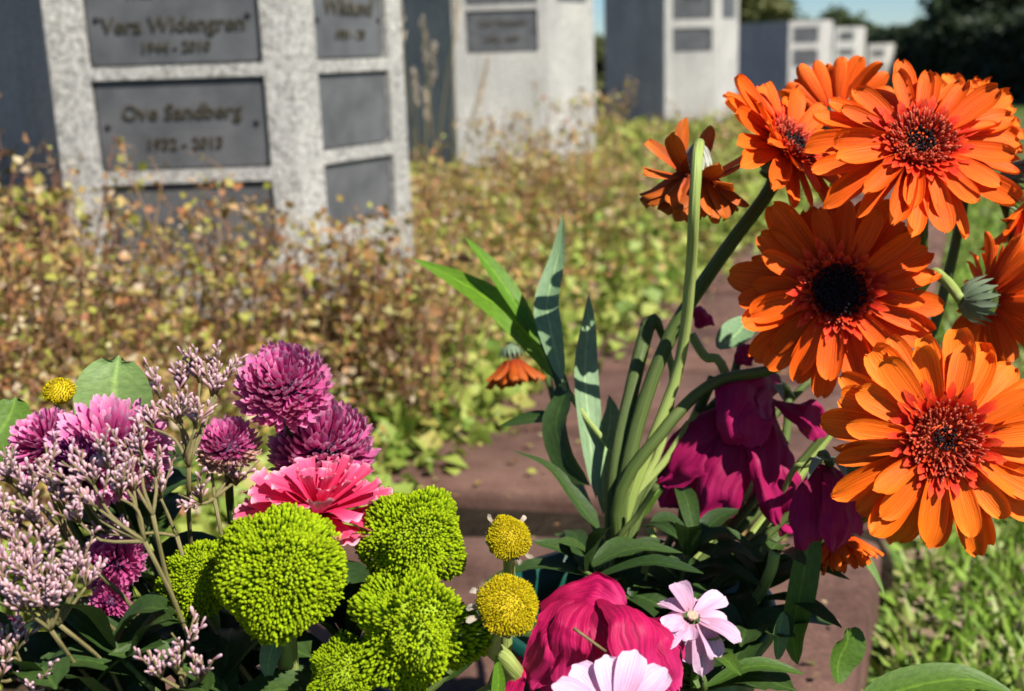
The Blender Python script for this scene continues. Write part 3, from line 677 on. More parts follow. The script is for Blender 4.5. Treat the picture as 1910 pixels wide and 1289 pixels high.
BASE = (1150, 1100, 0.62)
gerbera('large open orange gerbera at top right, facing up with small black eye', 1713, 272, 0.555, (-.03, .44, .86), 200,
        [(1722, 400, .59), (1690, 600, .64), (1480, 880, .66), vin(VR)], (-4, 10), 21, seed=1, black=.13)
gerbera('half-shaded orange gerbera with wide black eye, in the middle', 1562, 545, 0.582, (-.16, .12, .96), 200,
        [(1500, 640, .64), (1440, 688, .645), (1330, 715, .63), (1240, 800, .62), (1150, 950, .62), vin(VR, .02)], (-9, 5), 23, seed=2, black=.25, sr=11)
gerbera('amber orange gerbera facing the camera at lower right', 1758, 820, 0.505, (-.05, .08, .98), 222,
        [(1720, 880, .56), (1560, 1000, .60), (1350, 1090, .62), vin(VR)], (-6, 8), 23, 'amber', seed=3, black=.1)
gerbera('orange gerbera seen from its side above the thick slanting stem', 1470, 272, 0.605, (.50, .52, .62), 158,
        [(1438, 350, .62), (1330, 500, .63), (1235, 660, .63), (1165, 900, .625), vin(VR, .015)], (2, 22), 19, seed=4, sr=13, black=.14)
gerbera('dark red-orange gerbera turned away behind the top right one', 1560, 225, 0.655, (.05, .35, -.9), 128,
        [(1540, 420, .68), (1440, 700, .68), vin(VR)], (10, 24), 22, seed=5, inner=False)
gerbera('drooping gerbera seen from behind on a pale upright stem', 1298, 320, 0.60, (-.06, -.9, -.35), 126,
        [(1300, 300, .574), (1294, 400, .575), (1287, 520, .60), (1262, 700, .625), (1170, 950, .625), vin(VR, .02)], (50, 66), 30, 'dry', seed=6, sr=10, smat=STL, cmat=CALW, inner=False, wild=.24)
gerbera('orange gerbera turned to the right edge showing its green calyx', 1842, 560, 0.60, (.88, .0, -.25), 135,
        [(1760, 520, .61), (1730, 520, .62), (1660, 640, .65), (1480, 900, .66), vin(VR)], (20, 34), 24, seed=7, sr=10, smat=STL, inner=False)
gerbera('shaded orange gerbera half hidden behind the top right one', 1925, 350, 0.64, (.8, -.3, .3), 150,
        [(1880, 500, .66), (1700, 800, .68), (1480, 950, .66), vin(VR)], (0, 14), 24, seed=8, inner=False)
gerbera('small withered gerbera hanging left of the pale leaves', 955, 672, 0.78, (.12, -.85, .1), 72,
        [(985, 640, .79), (1020, 700, .78), (1060, 850, .72), (1110, 980, .65), vin(VR, .02)], (48, 60), 13, 'dry', seed=9, sr=6, droop=.2, inner=False)
gerbera('small shaded gerbera hanging under the magenta flowers', 1563, 1000, 0.60, (.2, -.75, .3), 92,
        [(1520, 960, .62), (1420, 1000, .63), vin(VR)], (40, 52), 17, 'or', seed=10, sr=7, droop=.15, inner=False)
gerbera('orange gerbera petals peeking over the top right flower', 1800, 235, 0.67, (.1, .25, .9), 118,
        [(1790, 420, .68), (1650, 800, .68), vin(VR)], (0, 10), 22, 'amber', seed=12, black=.2)

# ------------------------------------------------------------------ leaves and bare stems of the right-hand vase
def leafthing(name, label, path, wpx, mat, hint=(0, 0, 1), prof='lance', fold=.25, stem=None, cat='leaf', ruffle=0.0, n=14, group='long leaves in the gerbera vase'):
    hv = cs(*hint); dm = path[len(path) // 2][2]
    o = thing(name, pts(path[0])[0], label, cat, group)
    obj('blade', one(ribbon(pts(*path), wpx * dm / FPX, hv, prof, n, 4, fold, ruffle), 'blade', mat), o)
    if stem: obj('stalk', one(tube(pts(*stem[0]), stem[1] * dm / FPX, stem[1] * .7 * dm / FPX, 10, 7), 'stalk', stem[2]), o)
    return o
leafthing('long_leaf', 'pale silvery leaf standing upright beside the stem bundle', [(1112, 930, .64), (1100, 800, .65), (1092, 690, .66), (1097, 610, .67), (1098, 545, .67)], 50, LFS, (.3, .1, .9))
leafthing('long_leaf', 'pale silvery leaf with a long thin tip and yellow stalk', [(1050, 715, .66), (1028, 620, .66), (1020, 560, .67), (1040, 480, .68), (1051, 395, .68)], 50, LFS, (-.3, .1, .9),
          stem=([(1050, 715, .66), (1100, 790, .65), (1150, 860, .64), (1150, 1000, .63), (1150, 1100, .62)], 6, STL))
leafthing('long_leaf', 'bright green leaf arching to the upper left', [(1045, 715, .68), (1000, 640, .69), (930, 570, .70), (850, 520, .72), (765, 480, .73)], 62, LFB, (.1, .4, .8))
leafthing('long_leaf', 'narrow green leaf tip pointing up left above the bright leaf', [(1010, 650, .69), (960, 560, .7), (910, 490, .71), (865, 440, .72)], 42, LFB, (.5, .3, .8))
leafthing('long_leaf', 'dark green leaf folded below the bright arching leaf', [(1100, 905, .63), (1055, 860, .64), (1035, 790, .65), (1050, 720, .66), (1000, 620, .69)], 58, LFD, (-.5, -.2, .8))
leafthing('long_leaf', 'short dark leaf lying level over the brown slab', [(1035, 782, .66), (990, 780, .67), (928, 796, .68)], 36, LFD, (0, .7, .7))
leafthing('long_leaf', 'thin dark curved leaf sweeping down to the stem bundle', [(1115, 985, .62), (1075, 930, .63), (1025, 870, .64), (950, 838, .65)], 42, LFD, (.3, .8, .4), 'blade')
leafthing('long_leaf', 'green leaf half hidden between the pale leaf and the stems', [(1125, 960, .65), (1128, 860, .66), (1140, 780, .67), (1135, 735, .67)], 54, LFS, (.5, .2, .8))
leafthing('long_leaf', 'long green leaf hanging right of the magenta flowers', [(1500, 950, .58), (1508, 1010, .575), (1495, 1100, .575), (1480, 1180, .58), (1488, 1240, .59)], 58, LFG, (.2, .2, .9), 'oval', ruffle=.15)
leafthing('long_leaf', 'small oval leaf over the slab near the bottom right', [(1565, 1275, .55), (1568, 1235, .55), (1585, 1195, .55), (1580, 1170, .55)], 74, LFG, (.5, .3, .8), 'oval', .4)
leafthing('long_leaf', 'broad glossy leaf along the bottom right edge', [(1590, 1330, .5), (1680, 1285, .5), (1800, 1265, .5), (1905, 1300, .5)], 80, LFG, (0, .8, .5))
leafthing('long_leaf', 'pale leaf piece showing left of the shaded gerbera', [(1340, 650, .68), (1375, 620, .69), (1400, 590, .7)], 60, LFS, (-.2, .5, .8), 'oval')
leafthing('long_leaf', 'pale yellowing leaf right of the hanging small gerbera', [(1580, 1010, .66), (1625, 1060, .68), (1655, 1120, .7)], 40, LFO, (.5, .5, .6))
def stalk(label, path, r, mat, name='cut_stem', tip=None):
    p_ = pts(*path[:-1]) + [path[-1] if isinstance(path[-1], Vector) else P(*path[-1])]
    o = thing(name, p_[-1], label, 'stem', 'bare stems in the gerbera vase')
    obj('stem', one(tube(p_, r * path[0][2] / FPX, r * path[0][2] / FPX, 18, 9), 'stem', mat), o)
    if tip: obj('bent_tip', one(tube(pts(*tip[0]), r * 1.1 * path[0][2] / FPX, tip[1] * path[0][2] / FPX, 8, 8), 'bent_tip', mat), o)
stalk('snapped dark stem with bent top left of the slanting stem', [(1208, 606, .65), (1180, 720, .64), (1145, 900, .63), vin(VR, .01)], 14, STM, tip=([(1206, 612, .65), (1222, 596, .65), (1240, 640, .655)], 5))
stalk('thin light stem stub inside the stem bundle', [(1245, 655, .645), (1255, 715, .64), (1230, 840, .635), (1160, 990, .63), vin(VR, .02)], 7, STL)
stalk('green stem fanning right out of the bundle', [(1330, 705, .66), (1270, 830, .65), (1180, 960, .64), vin(VR, .02)], 10, STM)
stalk('slanting green stem below the arching one', [(1390, 700, .67), (1290, 800, .655), (1200, 940, .64), vin(VR, .02)], 9, STM)
stalk('lowest light stem rising to the right of the bundle', [(1300, 770, .64), (1240, 860, .635), (1160, 970, .63), vin(VR, .02)], 7, STL)
stalk('short pale stem with a pinkish end beneath the middle gerbera', [(1290, 625, .66), (1315, 665, .655), (1350, 690, .65), (1400, 900, .65), vin(VR, .02)], 9, STL)
stalk('thin dark stem between the snapped and slanting stems', [(1196, 760, .65), (1170, 850, .64), (1140, 960, .63), vin(VR, .01)], 8, STM)

stalk('thin olive stem crossing behind the large magenta flower', [(1520, 700, .69), (1420, 800, .68), (1300, 920, .66), vin(VR, .03)], 7, STM)
stalk('pale broken stem left of the small magenta flower', [(1545, 855, .60), (1500, 868, .605), (1478, 880, .61), (1420, 990, .63), vin(VR, .03)], 6, STL)
stalk('dark thin stem leaning over the shaded foliage', [(1225, 905, .60), (1190, 960, .61), (1150, 1030, .615), vin(VR, .02)], 6, STM)
stalk('short pale cut stem end in the dark foliage at right', [(1445, 1030, .575), (1435, 1070, .58), (1400, 1130, .60), vin(VR, .03)], 11, STL)
stalk('small light cut stem end under the large magenta flower', [(1212, 985, .60), (1218, 1015, .60), (1200, 1080, .61), vin(VR, .03)], 7, STL)
leafthing('long_leaf', 'narrow pale leaf slanting up beneath the arching stem', [(1180, 960, .64), (1260, 860, .65), (1330, 790, .66), (1400, 735, .67)], 26, LFO, (-.3, .5, .8), 'blade')
leafthing('long_leaf', 'green leaf blade between the arching stem and the magenta flower', [(1170, 990, .64), (1230, 900, .645), (1290, 820, .65), (1340, 740, .66)], 34, LFG, (-.3, .4, .8), 'blade')
leafthing('long_leaf', 'curled dry yellow leaf among the stems at lower right', [(1450, 1230, .56), (1455, 1180, .56), (1462, 1140, .565)], 34, LFO, (.3, .1, .9), 'oval', .6, ruffle=.3)

# ------------------------------------------------------------------ magenta and crimson wilted flowers
def wilted(label, petals, stem, mat, wscale=1.0, calyx=None, cat='flower', name='wilted_rose', seed=0):
    random.seed(seed); p_ = [q if isinstance(q, Vector) else P(*q) for q in stem]
    o = thing(name, p_[-1], label, cat, 'wilted red flowers')
    obj('stem', one(tube(p_, 8 * stem[0][2] / FPX, 9 * stem[0][2] / FPX, 14, 8), 'stem', STM), o)
    for path, wpx, hint, fold, ruf in petals:
        dm = path[len(path) // 2][2]
        obj('petal', one(crumple(ribbon(pts(*path), wpx * wscale * dm / FPX, cs(*hint), 'rose', 22, 18, fold, ruf, 0.08, .04), ((.006, 55), (.0028, 130), (.0009, 420))), 'petal', mat), o)
    if calyx:
        g = Geo(); c = P(*calyx)
        for i in range(5):
            w = i * 1.2566; e = Rv * math.cos(w) + Fv * math.sin(w)
            g.add(*ribbon([c, c + e * .008 + Uv * .002, c + e * .016 - Uv * .008], .007, Uv, 'lance', 5, 2, .2))
        tag(obj('calyx', g.mesh('calyx', CAL), o), kind='stuff')
    return o
D = .066
wilted('large dark magenta wilted flower hanging under the middle gerbera', [
    ([(1425, 735, .585 + D), (1340, 790, .57 + D), (1280, 850, .565 + D), (1232, 915, .575 + D)], 120, (-.4, .3, .9), -.22, .25),
    ([(1425, 740, .58 + D), (1370, 830, .56 + D), (1335, 920, .555 + D), (1312, 988, .56 + D)], 110, (-.3, 0, .95), -.25, .2),
    ([(1430, 740, .58 + D), (1440, 830, .555 + D), (1455, 920, .55 + D), (1480, 985, .56 + D)], 125, (.2, 0, .95), -.25, .28),
    ([(1430, 740, .59 + D), (1480, 765, .575 + D), (1515, 780, .57 + D), (1540, 815, .575 + D)], 85, (.5, .3, .8), -.3, .28),
    ([(1455, 708, .60 + D), (1415, 722, .575 + D), (1385, 775, .55 + D), (1388, 845, .555 + D)], 130, (-.1, .2, .95), -.35, .16),
    ([(1425, 740, .60 + D), (1310, 850, .60 + D), (1270, 930, .60 + D), (1265, 955, .60 + D)], 110, (-.3, 0, .95), -.2, .2),
    ([(1425, 740, .60 + D), (1400, 830, .60 + D), (1400, 900, .60 + D), (1390, 940, .60 + D)], 150, (0, 0, .95), -.2, .2)],
    [(1440, 715, .60 + D), (1470, 740, .62 + D), (1430, 900, .65), vin(VR, .03)], MAG, .9, calyx=(1435, 722, .60 + D), seed=21)
wilted('smaller dark magenta flower beside the amber gerbera', [
    ([(1545, 870, .57), (1520, 910, .56), (1515, 980, .555), (1535, 1010, .56)], 80, (-.2, 0, .9), -.5, .2),
    ([(1548, 870, .57), (1565, 920, .55), (1570, 970, .55), (1560, 1020, .555)], 85, (.1, 0, .95), -.5, .3),
    ([(1550, 870, .575), (1590, 915, .57), (1600, 960, .565), (1600, 1000, .57)], 60, (.5, 0, .8), -.5, .3)],
    [(1548, 868, .57), (1530, 850, .585), (1480, 950, .62), vin(VR, .03)], MAG, calyx=(1546, 862, .57), seed=22)
wilted('small magenta scrap of a flower right of the slanting stem', [
    ([(1300, 610, .68), (1310, 595, .675), (1318, 580, .68)], 44, (0, .2, .9), -.5, .2),
    ([(1385, 640, .67), (1395, 655, .665), (1400, 690, .67)], 50, (.2, .2, .9), -.5, .2)],
    [(1385, 640, .68), (1350, 760, .68), (1280, 900, .66), vin(VR, .03)], MAG, seed=23)
wilted('bright crimson wilted flower at the bottom centre', [
    ([(1100, 1111, .505), (1050, 1141, .49), (1015, 1196, .485), (985, 1296, .49)], 105, (-.5, .3, .9), -.25, .25),
    ([(1100, 1114, .50), (1075, 1146, .482), (1060, 1206, .478), (1050, 1306, .485)], 110, (-.3, .3, .95), -.3, .2),
    ([(1105, 1114, .497), (1115, 1156, .48), (1130, 1221, .477), (1140, 1306, .483)], 100, (0, .3, .95), -.25, .25),
    ([(1125, 1116, .495), (1165, 1141, .473), (1195, 1196, .466), (1222, 1284, .474)], 118, (.35, .35, .9), -.4, .1),
    ([(1150, 1131, .508), (1205, 1154, .492), (1245, 1211, .486), (1270, 1306, .49)], 72, (.6, .3, .8), -.35, .2),
    ([(1190, 1146, .51), (1235, 1156, .50), (1262, 1186, .495), (1285, 1221, .495)], 40, (.5, .5, .7), -.3, .3),
    ([(1008, 1134, .505), (1065, 1110, .498), (1125, 1106, .493), (1172, 1142, .488)], 66, (-.1, .55, .8), .35, .16),
    ([(1020, 1126, .512), (1070, 1098, .51), (1125, 1094, .507), (1160, 1121, .503)], 46, (0, .9, .4), .3, .16),
    ([(1100, 1121, .52), (1090, 1186, .52), (1075, 1266, .52), (1075, 1336, .52)], 190, (-.1, 0, 1), -.2, .15),
    ([(1120, 1121, .525), (1160, 1186, .52), (1190, 1266, .52), (1200, 1336, .52)], 130, (.1, 0, 1), -.2, .15),
    ([(965, 1221, .50), (950, 1256, .49), (930, 1306, .495)], 60, (-.3, .2, .9), -.3, .25)],
    [(1110, 1111, .51), (1120, 1101, .53), (1120, 1186, .56), vin(VR, .04)], CRI, .86, seed=24)
tw = thing('dry_twig', P(1070, 1172, .462), 'thin pale dry twig lying across the crimson petals', 'twig')
obj('twig', one(tube(pts((1070, 1172, .462), (1095, 1190, .460), (1130, 1215, .462)), .0007, .0005, 6, 6), 'twig', STT), tw)

# ------------------------------------------------------------------ pink daisies
def daisy(label, px, py, d, nrm, Rpx, n, tilt, stem, droop=0.0, seed=0, spread=6.2832, a0=0, eye=True, crumple=.08, emat=None):
    random.seed(seed); c = P(px, py, d); nv = cs(*nrm); R = Rpx * d / FPX; p_ = [q if isinstance(q, Vector) else P(*q) for q in stem]
    o = thing('pink_daisy', p_[-1], label, 'flower', 'pale pink daisies')
    e1, e2 = frame(nv); obj('stem', one(tube([c - nv * R * .1] + p_, 8 * d / FPX, 9 * d / FPX, 12, 8), 'stem', STM), o)
    for i in range(n):
        w = a0 + spread * (i + random.uniform(-.15, .15)) / n; er = e1 * math.cos(w) + e2 * math.sin(w); jt = 10 if crumple < .2 else 48; a = math.radians(tilt + random.uniform(-jt, jt))
        dv = (er * math.cos(a) + nv * math.sin(a) + Vector((0, 0, -droop))).normalized(); b0 = c + er * R * .16
        l = R * (random.uniform(.72, .9) if crumple < .2 else random.uniform(.4, .95)); up = nv if abs(dv.dot(nv)) < .95 else er
        obj('petal', one(ribbon([b0, b0 + dv * l * .5 + nv * l * .06, b0 + dv * l - nv * l * .08], R * .42, up, 'petal', 9, 6, .3, crumple * 1.6, wr=crumple * .35), 'petal', PAL), o)
    if eye:
        g = Geo()
        for i in range(60):
            rr = R * .2 * math.sqrt(i / 60); w = i * 2.4; stub(g, c + (e1 * math.cos(w) + e2 * math.sin(w)) * rr * (1 if crumple < .2 else .5), nv, R * .1, R * .02, 4)
        tag(obj('eye', g.mesh('eye', emat or YEL), o), kind='stuff')
daisy('pale pink daisy cut by the bottom edge', 1150, 1340, .448, (.12, .66, .75), 138, 12, 20, [(1140, 1400, .47), vin(VR, .03)], seed=31)
daisy('pale pink flower with drooping folded petals over the dark foliage', 1290, 1152, .50, (.1, .75, .6), 100, 15, -12, [(1300, 1240, .53), (1260, 1290, .56), vin(VR, .03)], .5, seed=32, crumple=.3, emat=PUC)

# ------------------------------------------------------------------ pompons
def phyl(i, n, cover):
    z = 1 - (1 - math.cos(cover)) * (i + .5) / n; return math.acos(max(-1, min(1, z))), i * 2.39996
def ball(c, r, nv, sq, mat, name):
    V = []; F = []; e1, e2 = frame(nv); a, b = 8, 14
    for i in range(a + 1):
        th = math.pi * i / a
        for k in range(b):
            w = 6.2832 * k / b; V.append(c + nv * (math.cos(th) * r * sq) + (e1 * math.cos(w) + e2 * math.sin(w)) * (math.sin(th) * r))
    for i in range(a):
        for k in range(b): F.append((i * b + k, i * b + (k + 1) % b, (i + 1) * b + (k + 1) % b, (i + 1) * b + k))
    return mesh(name, V, F, mat, [(0, 0)] * len(V))
def pompon(label, px, py, d, Rpx, nrm, stem, mat=PUR, n=260, cover=1.85, sq=.92, seed=0, wid=.14, open_=0.0, mat2=None, frac2=0.0):
    random.seed(seed); c = P(px, py, d); nv = cs(*nrm); R = Rpx * d / FPX; p_ = [q if isinstance(q, Vector) else P(*q) for q in stem]
    o = thing('pompon_chrysanthemum', p_[-1], label, 'flower', 'purple pompon chrysanthemums'); e1, e2 = frame(nv)
    obj('stem', one(tube([c - nv * R * .3] + p_, 8 * d / FPX, 9 * d / FPX, 14, 8), 'stem', STM), o)
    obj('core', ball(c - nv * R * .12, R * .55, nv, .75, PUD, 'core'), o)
    ga, gb = Geo(), Geo()
    def dirv(th, w): return (nv * (math.cos(th) * sq) + (e1 * math.cos(w) + e2 * math.sin(w)) * math.sin(th))
    for i in range(n):
        th, w = phyl(i, n, cover); th += random.uniform(-.06, .06); w += random.uniform(-.1, .1); j = random.uniform(.88, 1.08)
        s = (.25 - open_) * min(1, th)
        q = [c + dirv(th + s * .3, w) * R * .45, c + dirv(th + s * .25, w) * R * .8 * j, c + dirv(th - s * .3, w) * R * j * (1 - .05 * (s > 0))]
        hint = dirv(max(0, th - 1.2), w) if th > .5 else e1 * math.cos(w) + e2 * math.sin(w)
        g = gb if (mat2 and th > cover * (1 - frac2)) else ga
        g.add(*ribbon(q, R * wid * random.uniform(.8, 1.2), hint, 'petal', 5, 2, .7))
    tag(obj('petals', ga.mesh('petals', mat), o), kind='stuff')
    if gb.n: tag(obj('lower_petals', gb.mesh('lower_petals', mat2), o), kind='stuff')
LB = lambda s=.04: vin(VL, s)
pompon('highest purple pompon, round and full, left of centre', 530, 725, .52, 96, (.05, .6, .75), [(540, 830, .54), (510, 1000, .56), LB()], seed=41, n=330)
pompon('purple pompon just above the coral pink flower', 604, 842, .545, 106, (.05, .7, .65), [(590, 950, .57), (540, 1100, .56), LB()], seed=42, n=330)
pompon('purple pompon farthest left with loose side petals', 92, 835, .52, 82, (-.25, .65, .65), [(120, 950, .55), (250, 1150, .56), LB()], seed=43, open_=.18, wid=.15)
pompon('shaggy purple pompon with long spiky petals below the oval leaf', 205, 845, .505, 112, (.25, .62, .7), [(230, 960, .55), (330, 1150, .56), LB()], seed=44, open_=.25, wid=.12, n=300)
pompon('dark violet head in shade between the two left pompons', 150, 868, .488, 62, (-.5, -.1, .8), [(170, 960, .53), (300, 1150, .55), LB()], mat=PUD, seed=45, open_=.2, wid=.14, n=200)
pompon('small purple pompon with cream lower petals beside the statice', 425, 835, .515, 66, (.1, .7, .6), [(430, 950, .54), (450, 1100, .56), LB()], seed=46, mat2=PUC, frac2=.35, n=200)
pompon('shaded purple pompon sunk among statice left of the lime heads', 212, 1050, .53, 66, (.1, .4, .9), [(260, 1150, .55), LB()], mat=PUR, seed=47, n=180)
pompon('little purple head below the sunken pompon', 205, 1125, .52, 44, (.2, .3, .9), [(260, 1200, .55), LB()], mat=PUR, seed=48, n=130)
pompon('purple pompon cut by the left edge near the bottom', 8, 1185, .50, 42, (.3, .3, .9), [(60, 1260, .53), LB()], mat=PUR, seed=49, n=130)

def button(label, px, py, d, Rpx, nrm, stem, mats, n=420, sq=.8, cover=1.85, seed=0, name='lime_chrysanthemum', grp='lime green button chrysanthemums', lng=.11, rad=.019, lumpy=.08, rays=0, sr=11, smat=STL):
    random.seed(seed); c = P(px, py, d); nv = cs(*nrm); R = Rpx * d / FPX; p_ = [q if isinstance(q, Vector) else P(*q) for q in stem]
    o = thing(name, p_[-1], label, 'flower', grp); e1, e2 = frame(nv)
    obj('stem', one(tube([c - nv * R * .25] + p_, sr * d / FPX, sr * 1.1 * d / FPX, 12, 9), 'stem', smat), o)
    obj('core', ball(c, R * (1 - lng) * (.93 if lumpy < .05 else .84), nv, sq * .9, mats[1], 'core'), o); g = Geo()
    ph = [random.uniform(0, 6.28) for _ in range(4)]
    for i in range(n):
        th, w = phyl(i, n, cover); th += random.uniform(-.03, .03); w += random.uniform(-.05, .05)
        dv = nv * (math.cos(th) * sq) + (e1 * math.cos(w) + e2 * math.sin(w)) * math.sin(th)
        lump = 1 + lumpy * (math.sin(w * 3 + ph[0]) * math.sin(th * 4 + ph[1]) + .7 * math.sin(w * 5 + ph[2] + th * 3)) + random.uniform(-.035, .035); lump = max(.82, lump)
        dn = (dv + Vector((random.uniform(-.12, .12), random.uniform(-.12, .12), random.uniform(-.05, .15)))).normalized()
        stub(g, c + dv * R * (1 - lng) * .9 * lump, dn, R * (lng * random.uniform(.8, 1.3)) * lump, R * rad * random.uniform(.8, 1.35), 5, 1.3)
    tag(obj('florets', g.mesh('florets', mats[0]), o), kind='stuff')
    if rays:
        cg = Geo()
        for i in range(14):
            w = i * .449; e = e1 * math.cos(w) + e2 * math.sin(w)
            cg.add(*ribbon([c - nv * R * .55, c - nv * R * .45 + e * R * .6, c - nv * R * .1 + e * R * .95], R * .35, e, 'oval', 5, 2, .2))
        tag(obj('calyx', cg.mesh('calyx', CAL), o), kind='stuff')
        for i in range(rays):
            w = random.uniform(0, 6.28); e = e1 * math.cos(w) + e2 * math.sin(w); b0 = c + e * R * .85 - nv * R * .2; l = R * random.uniform(.25, .6)
            obj('withered_ray', one(ribbon([b0, b0 + e * l * .5 + nv * l * .1, b0 + e * l * .8 + nv * l * random.uniform(-.6, .6)], R * .2, nv, 'petal', 5, 2, .5), 'withered_ray', CRM), o)
LM = (LIM, LIMC)
button('largest lime green pompon on a thick upright stem', 522, 1068, .475, 132, (.05, .55, .82), [(535, 1200, .50), (540, 1300, .52), LB(.02)], LM, 3200, .86, 1.9, 51, sr=20, lng=.12)
button('shaded lime pompon tucked left behind the largest one', 372, 1085, .505, 82, (-.3, .55, .7), [(400, 1200, .53), LB()], LM, 1900, .85, 1.9, 52)
button('lime pompon right of the coral pink flower', 768, 1008, .50, 106, (.1, .6, .78), [(760, 1120, .54), (680, 1250, .55), LB()], LM, 2500, .85, 1.9, 53, lumpy=.12)
button('lumpy lime pompon below the other, left of the yellow buttons', 770, 1178, .475, 118, (-.05, .5, .85), [(750, 1300, .50), LB()], LM, 2500, .9, 2.0, 54, lumpy=.24)
button('low lime pompon at the bottom edge', 642, 1258, .47, 74, (-.1, .6, .75), [(630, 1340, .5), LB()], LM, 1600, .85, 1.9, 55, lumpy=.18)
YM = (YEL, YELC); YG = 'yellow button flowers'
button('upper yellow button with withered whitish rays', 948, 1004, .485, 46, (.25, .35, .88), [(950, 1060, .495), (945, 1100, .51), (900, 1300, .53), LB()], YM, 900, .62, 1.6, 56, 'yellow_button', YG, .12, .019, .06, 5, 11)
button('larger yellow button below, tilted to the right', 946, 1130, .46, 65, (.28, .5, .8), [(915, 1200, .48), (912, 1300, .50), LB()], YM, 1300, .6, 1.6, 57, 'yellow_button', YG, .1, .016, .05, 3, 18)
button('small yellow button at far left beside the oval leaf', 112, 732, .55, 34, (0, .75, .6), [(115, 780, .56), (250, 1000, .58), LB()], YM, 200, .8, 1.6, 58, 'yellow_button', YG, .14, .03, .02, 0, 6)

# ------------------------------------------------------------------ coral pink flower
random.seed(61); cc = P(592, 966, .508); nv = cs(.0, .95, .28); e1, e2 = frame(nv)
cf = thing('pink_carnation', LB(.02), 'coral pink carnation with fringed pale edged petals above the lime pompons', 'flower')
obj('stem', one(tube([cc - nv * .012, P(590, 1080, .52), P(540, 1250, .54), cf.location], 9 * .49 / FPX, .0022, 12, 8), 'stem', STM), cf)
fan = [one(ribbon([(0, 0, 0), (0, .5, .02), (0, .85, b * .5), (0, 1, b)], .42, (0, 0, 1), 'fan', 9, 8, .2, .2, .14), 'petal', PNK) for b in (-.15, -.05, .08, .18, .0)]
for lay, (cnt, tl, ln) in enumerate(((17, 0, .037), (17, 10, .035), (14, 24, .032), (10, 42, .027), (6, 62, .022))):
    for i in range(cnt):
        w = 6.2832 * (i + .37 * lay + random.uniform(-.2, .2)) / cnt; er = e1 * math.cos(w) + e2 * math.sin(w); a = math.radians(tl + random.uniform(-7, 7))
        dv = er * math.cos(a) + nv * math.sin(a); xx = dv.cross(nv).normalized(); zz = xx.cross(dv); L = ln * random.uniform(.85, 1.08)
        obj('petal', random.choice(fan), cf, basis(xx, dv, zz, cc + nv * (.001 * lay), (L * .95, L, L)))

# ------------------------------------------------------------------ statice sprays
def statice(label, base, joints, seed, nb=7, scale=1.0):
    """joints: (joint point, [cluster points])"""
    random.seed(seed); b = base; o = thing('statice_spray', b, label, 'flower', 'pale pink statice sprays'); gs = Geo(); gb = Geo()
    for jp, cl in joints:
        j = P(*jp); gs.add(*tube([b, b.lerp(j, .35) + Vector((random.uniform(-.008, .008), random.uniform(.0, .02), .004)), b.lerp(j, .7) + Vector((random.uniform(-.006, .006), random.uniform(.0, .01), .006)), j], .0012, .001, 10, 7, .12))
        for q in cl:
            k = P(*q); gs.add(*tube([j, j.lerp(k, .55) + Vector((random.uniform(-.003, .003),) * 3), k], .0009, .0006, 7, 6, .12))
            ax = (k - j).normalized() * .6 + Uv * .6 - Fv * random.uniform(-.1, .3)
            for s in range(random.randint(5, 7)):
                dv = (ax + Vector((random.uniform(-1, 1), random.uniform(-1, 1), random.uniform(-.5, .8))) * .8).normalized(); L = random.uniform(.007, .018) * scale
                gs.add(*tube([k, k + dv * L], .0006, .0004, 3, 4))
                for i in range(nb + random.randint(-2, 2)):
                    t = .2 + .8 * i / nb; pp = k + dv * (L * t); sd_ = dv.orthogonal().normalized(); sd_.rotate(Matrix.Rotation(i * 2.2 + random.random(), 3, dv))
                    stub(gb, pp, (dv * .9 + sd_ * .65 + Uv * .25).normalized(), random.uniform(.0026, .0052) * scale, random.uniform(.0005, .0009) * scale, 5, random.uniform(.9, 1.25))
    tag(obj('branches', gs.mesh('branches', STT), o)); tag(obj('buds', gb.mesh('buds', BUD), o), kind='stuff')
statice('statice spray rising above the pompons beside the highest one', LB(), [
    ((352, 870, .495), [(300, 745, .50), (340, 725, .50), (372, 715, .50), (395, 740, .505), (330, 790, .49), (365, 800, .488), (285, 800, .49), (410, 720, .51)])], 71)
statice('large pale statice mass at the left edge', LB(), [
    ((150, 1040, .485), [(20, 900, .475), (55, 930, .475), (15, 960, .47), (90, 905, .478), (120, 950, .475), (70, 985, .47), (30, 1010, .468), (100, 1020, .47)]),
    ((110, 1090, .475), [(8, 1050, .462), (50, 1060, .465), (0, 1000, .465), (85, 1085, .467)])], 72)
statice('statice branch crossing in front of the shaggy purple pompon', LB(), [
    ((270, 1010, .475), [(175, 905, .472), (205, 885, .47), (225, 930, .47), (185, 950, .468), (150, 915, .472), (250, 915, .475), (150, 975, .47)]),
    ((285, 960, .48), [(265, 850, .482), (240, 870, .48), (290, 890, .485)])], 73)
statice('statice clump above the dark leaves at lower left', LB(), [
    ((95, 1175, .462), [(50, 1085, .455), (75, 1115, .455), (45, 1140, .453), (90, 1140, .456), (20, 1120, .455)]),
    ((110, 1165, .468), [(125, 1085, .466), (145, 1070, .467), (120, 1120, .463), (160, 1095, .47), (105, 1130, .462)])], 74)
statice('few statice buds at the bottom edge below the largest lime pompon', LB(), [
    ((345, 1290, .47), [(300, 1265, .465), (330, 1255, .465), (345, 1215, .468), (375, 1270, .465)])], 75, 5)
statice('thin statice twigs between the small pompon and the lime heads', LB(), [
    ((400, 930, .51), [(395, 880, .512), (425, 890, .515), (440, 905, .515), (375, 940, .505)]), ((330, 1000, .50), [(240, 1000, .49), (300, 930, .495)])], 76, 5)
statice('dim statice tips in the lower left corner', LB(), [((40, 1260, .47), [(10, 1230, .465), (30, 1215, .467), (0, 1270, .46), (60, 1290, .465)])], 77, 5)

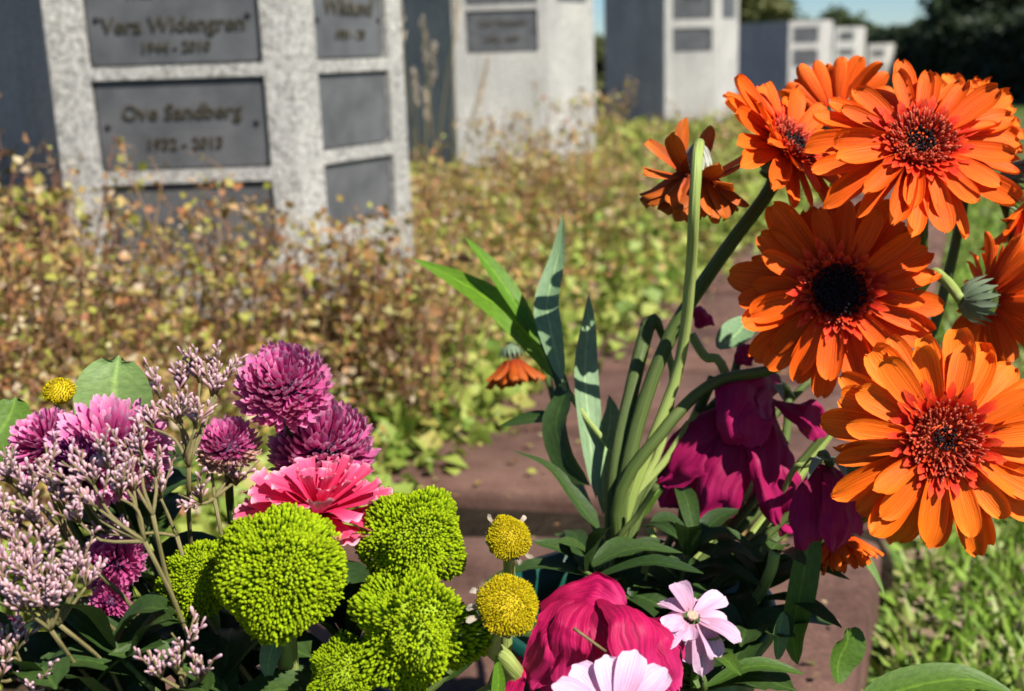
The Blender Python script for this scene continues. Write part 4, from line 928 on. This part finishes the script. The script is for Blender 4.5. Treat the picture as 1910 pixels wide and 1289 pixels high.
# ------------------------------------------------------------------ leaves of the left-hand bunch
LG = 'leaves of the left-hand bunch'
leafthing('broad_leaf', 'large oval leaf standing upright behind the purple pompons', [(228, 850, .57), (215, 780, .565), (213, 715, .565), (222, 662, .57)], 142, LFO, (.15, .35, .9), 'oval', .25, n=16, group=LG, ruffle=.06,
          stem=([(228, 850, .57), (260, 950, .57), (350, 1150, .56), (430, 1300, .55)], 6, STM))
leafthing('broad_leaf', 'dark green leaf entering at the left edge beside the pompon', [(-60, 900, .55), (-20, 830, .55), (15, 780, .56), (30, 740, .57)], 90, LFG, (.3, .5, .8), 'oval', group=LG)
leafthing('broad_leaf', 'long silvery leaf hanging under the largest lime pompon', [(520, 1165, .50), (510, 1200, .495), (500, 1240, .495), (505, 1275, .5)], 40, LFS, (.1, .3, .9), group=LG)
leafthing('broad_leaf', 'slim light leaf on the stem of the larger yellow button', [(925, 1330, .47), (930, 1270, .47), (925, 1220, .47)], 26, LFB, (.1, .3, .9), group=LG)
def sprig(label, base, joint, leaves, seed, mat, lw=70, group='dark foliage sprigs'):
    random.seed(seed); p0 = base; j = [P(*q) for q in joint]; o = thing('foliage_sprig', p0, label, 'foliage', group); path = [p0] + j
    obj('stem', one(tube(path, .002, .0012, 12, 7), 'stem', STM), o); c = spline(path, 40); ln = leaves
    for i in range(ln):
        a = c[int(8 + 31 * i / ln)]; w = i * 2.4 + random.random(); dv = (Rv * math.cos(w) - Fv * math.sin(w) * .7 + Uv * random.uniform(0, .9)).normalized(); L = random.uniform(.03, .055)
        obj('leaf', one(ribbon([a, a + dv * L * .5 + Uv * .004, a + dv * L - Uv * .006], lw * .5 / FPX * random.uniform(.8, 1.2), Uv - Fv * .4, 'oval', 8, 4, .3, .08), 'leaf', mat), o)
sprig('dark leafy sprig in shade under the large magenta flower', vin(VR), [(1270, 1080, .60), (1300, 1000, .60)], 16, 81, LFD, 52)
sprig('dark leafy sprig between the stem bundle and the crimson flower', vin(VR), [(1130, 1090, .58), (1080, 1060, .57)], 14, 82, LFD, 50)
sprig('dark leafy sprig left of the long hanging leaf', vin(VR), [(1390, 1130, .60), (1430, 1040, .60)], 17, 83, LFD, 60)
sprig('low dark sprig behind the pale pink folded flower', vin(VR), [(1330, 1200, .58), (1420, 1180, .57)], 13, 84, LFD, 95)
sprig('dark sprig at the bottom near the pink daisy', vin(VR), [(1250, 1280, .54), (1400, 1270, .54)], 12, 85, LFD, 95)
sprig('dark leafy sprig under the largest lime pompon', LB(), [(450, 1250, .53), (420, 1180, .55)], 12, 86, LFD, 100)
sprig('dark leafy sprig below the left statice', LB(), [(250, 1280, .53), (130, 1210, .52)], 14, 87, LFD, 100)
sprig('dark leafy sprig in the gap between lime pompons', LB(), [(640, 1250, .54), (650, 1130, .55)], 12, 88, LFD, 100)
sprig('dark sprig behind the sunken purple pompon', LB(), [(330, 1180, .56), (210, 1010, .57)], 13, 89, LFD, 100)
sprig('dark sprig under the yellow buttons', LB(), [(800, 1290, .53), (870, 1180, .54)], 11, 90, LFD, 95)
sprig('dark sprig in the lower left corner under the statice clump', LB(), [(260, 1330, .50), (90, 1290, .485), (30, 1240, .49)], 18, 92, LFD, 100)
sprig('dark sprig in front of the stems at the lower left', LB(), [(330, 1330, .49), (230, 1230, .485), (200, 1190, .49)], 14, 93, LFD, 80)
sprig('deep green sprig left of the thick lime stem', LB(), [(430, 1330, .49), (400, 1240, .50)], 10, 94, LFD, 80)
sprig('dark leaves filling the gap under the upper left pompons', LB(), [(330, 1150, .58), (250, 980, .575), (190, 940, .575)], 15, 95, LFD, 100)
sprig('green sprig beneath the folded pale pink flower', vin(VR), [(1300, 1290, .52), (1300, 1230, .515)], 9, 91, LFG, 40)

for o in bpy.data.objects:
    if '_b' in o: del o['_b']
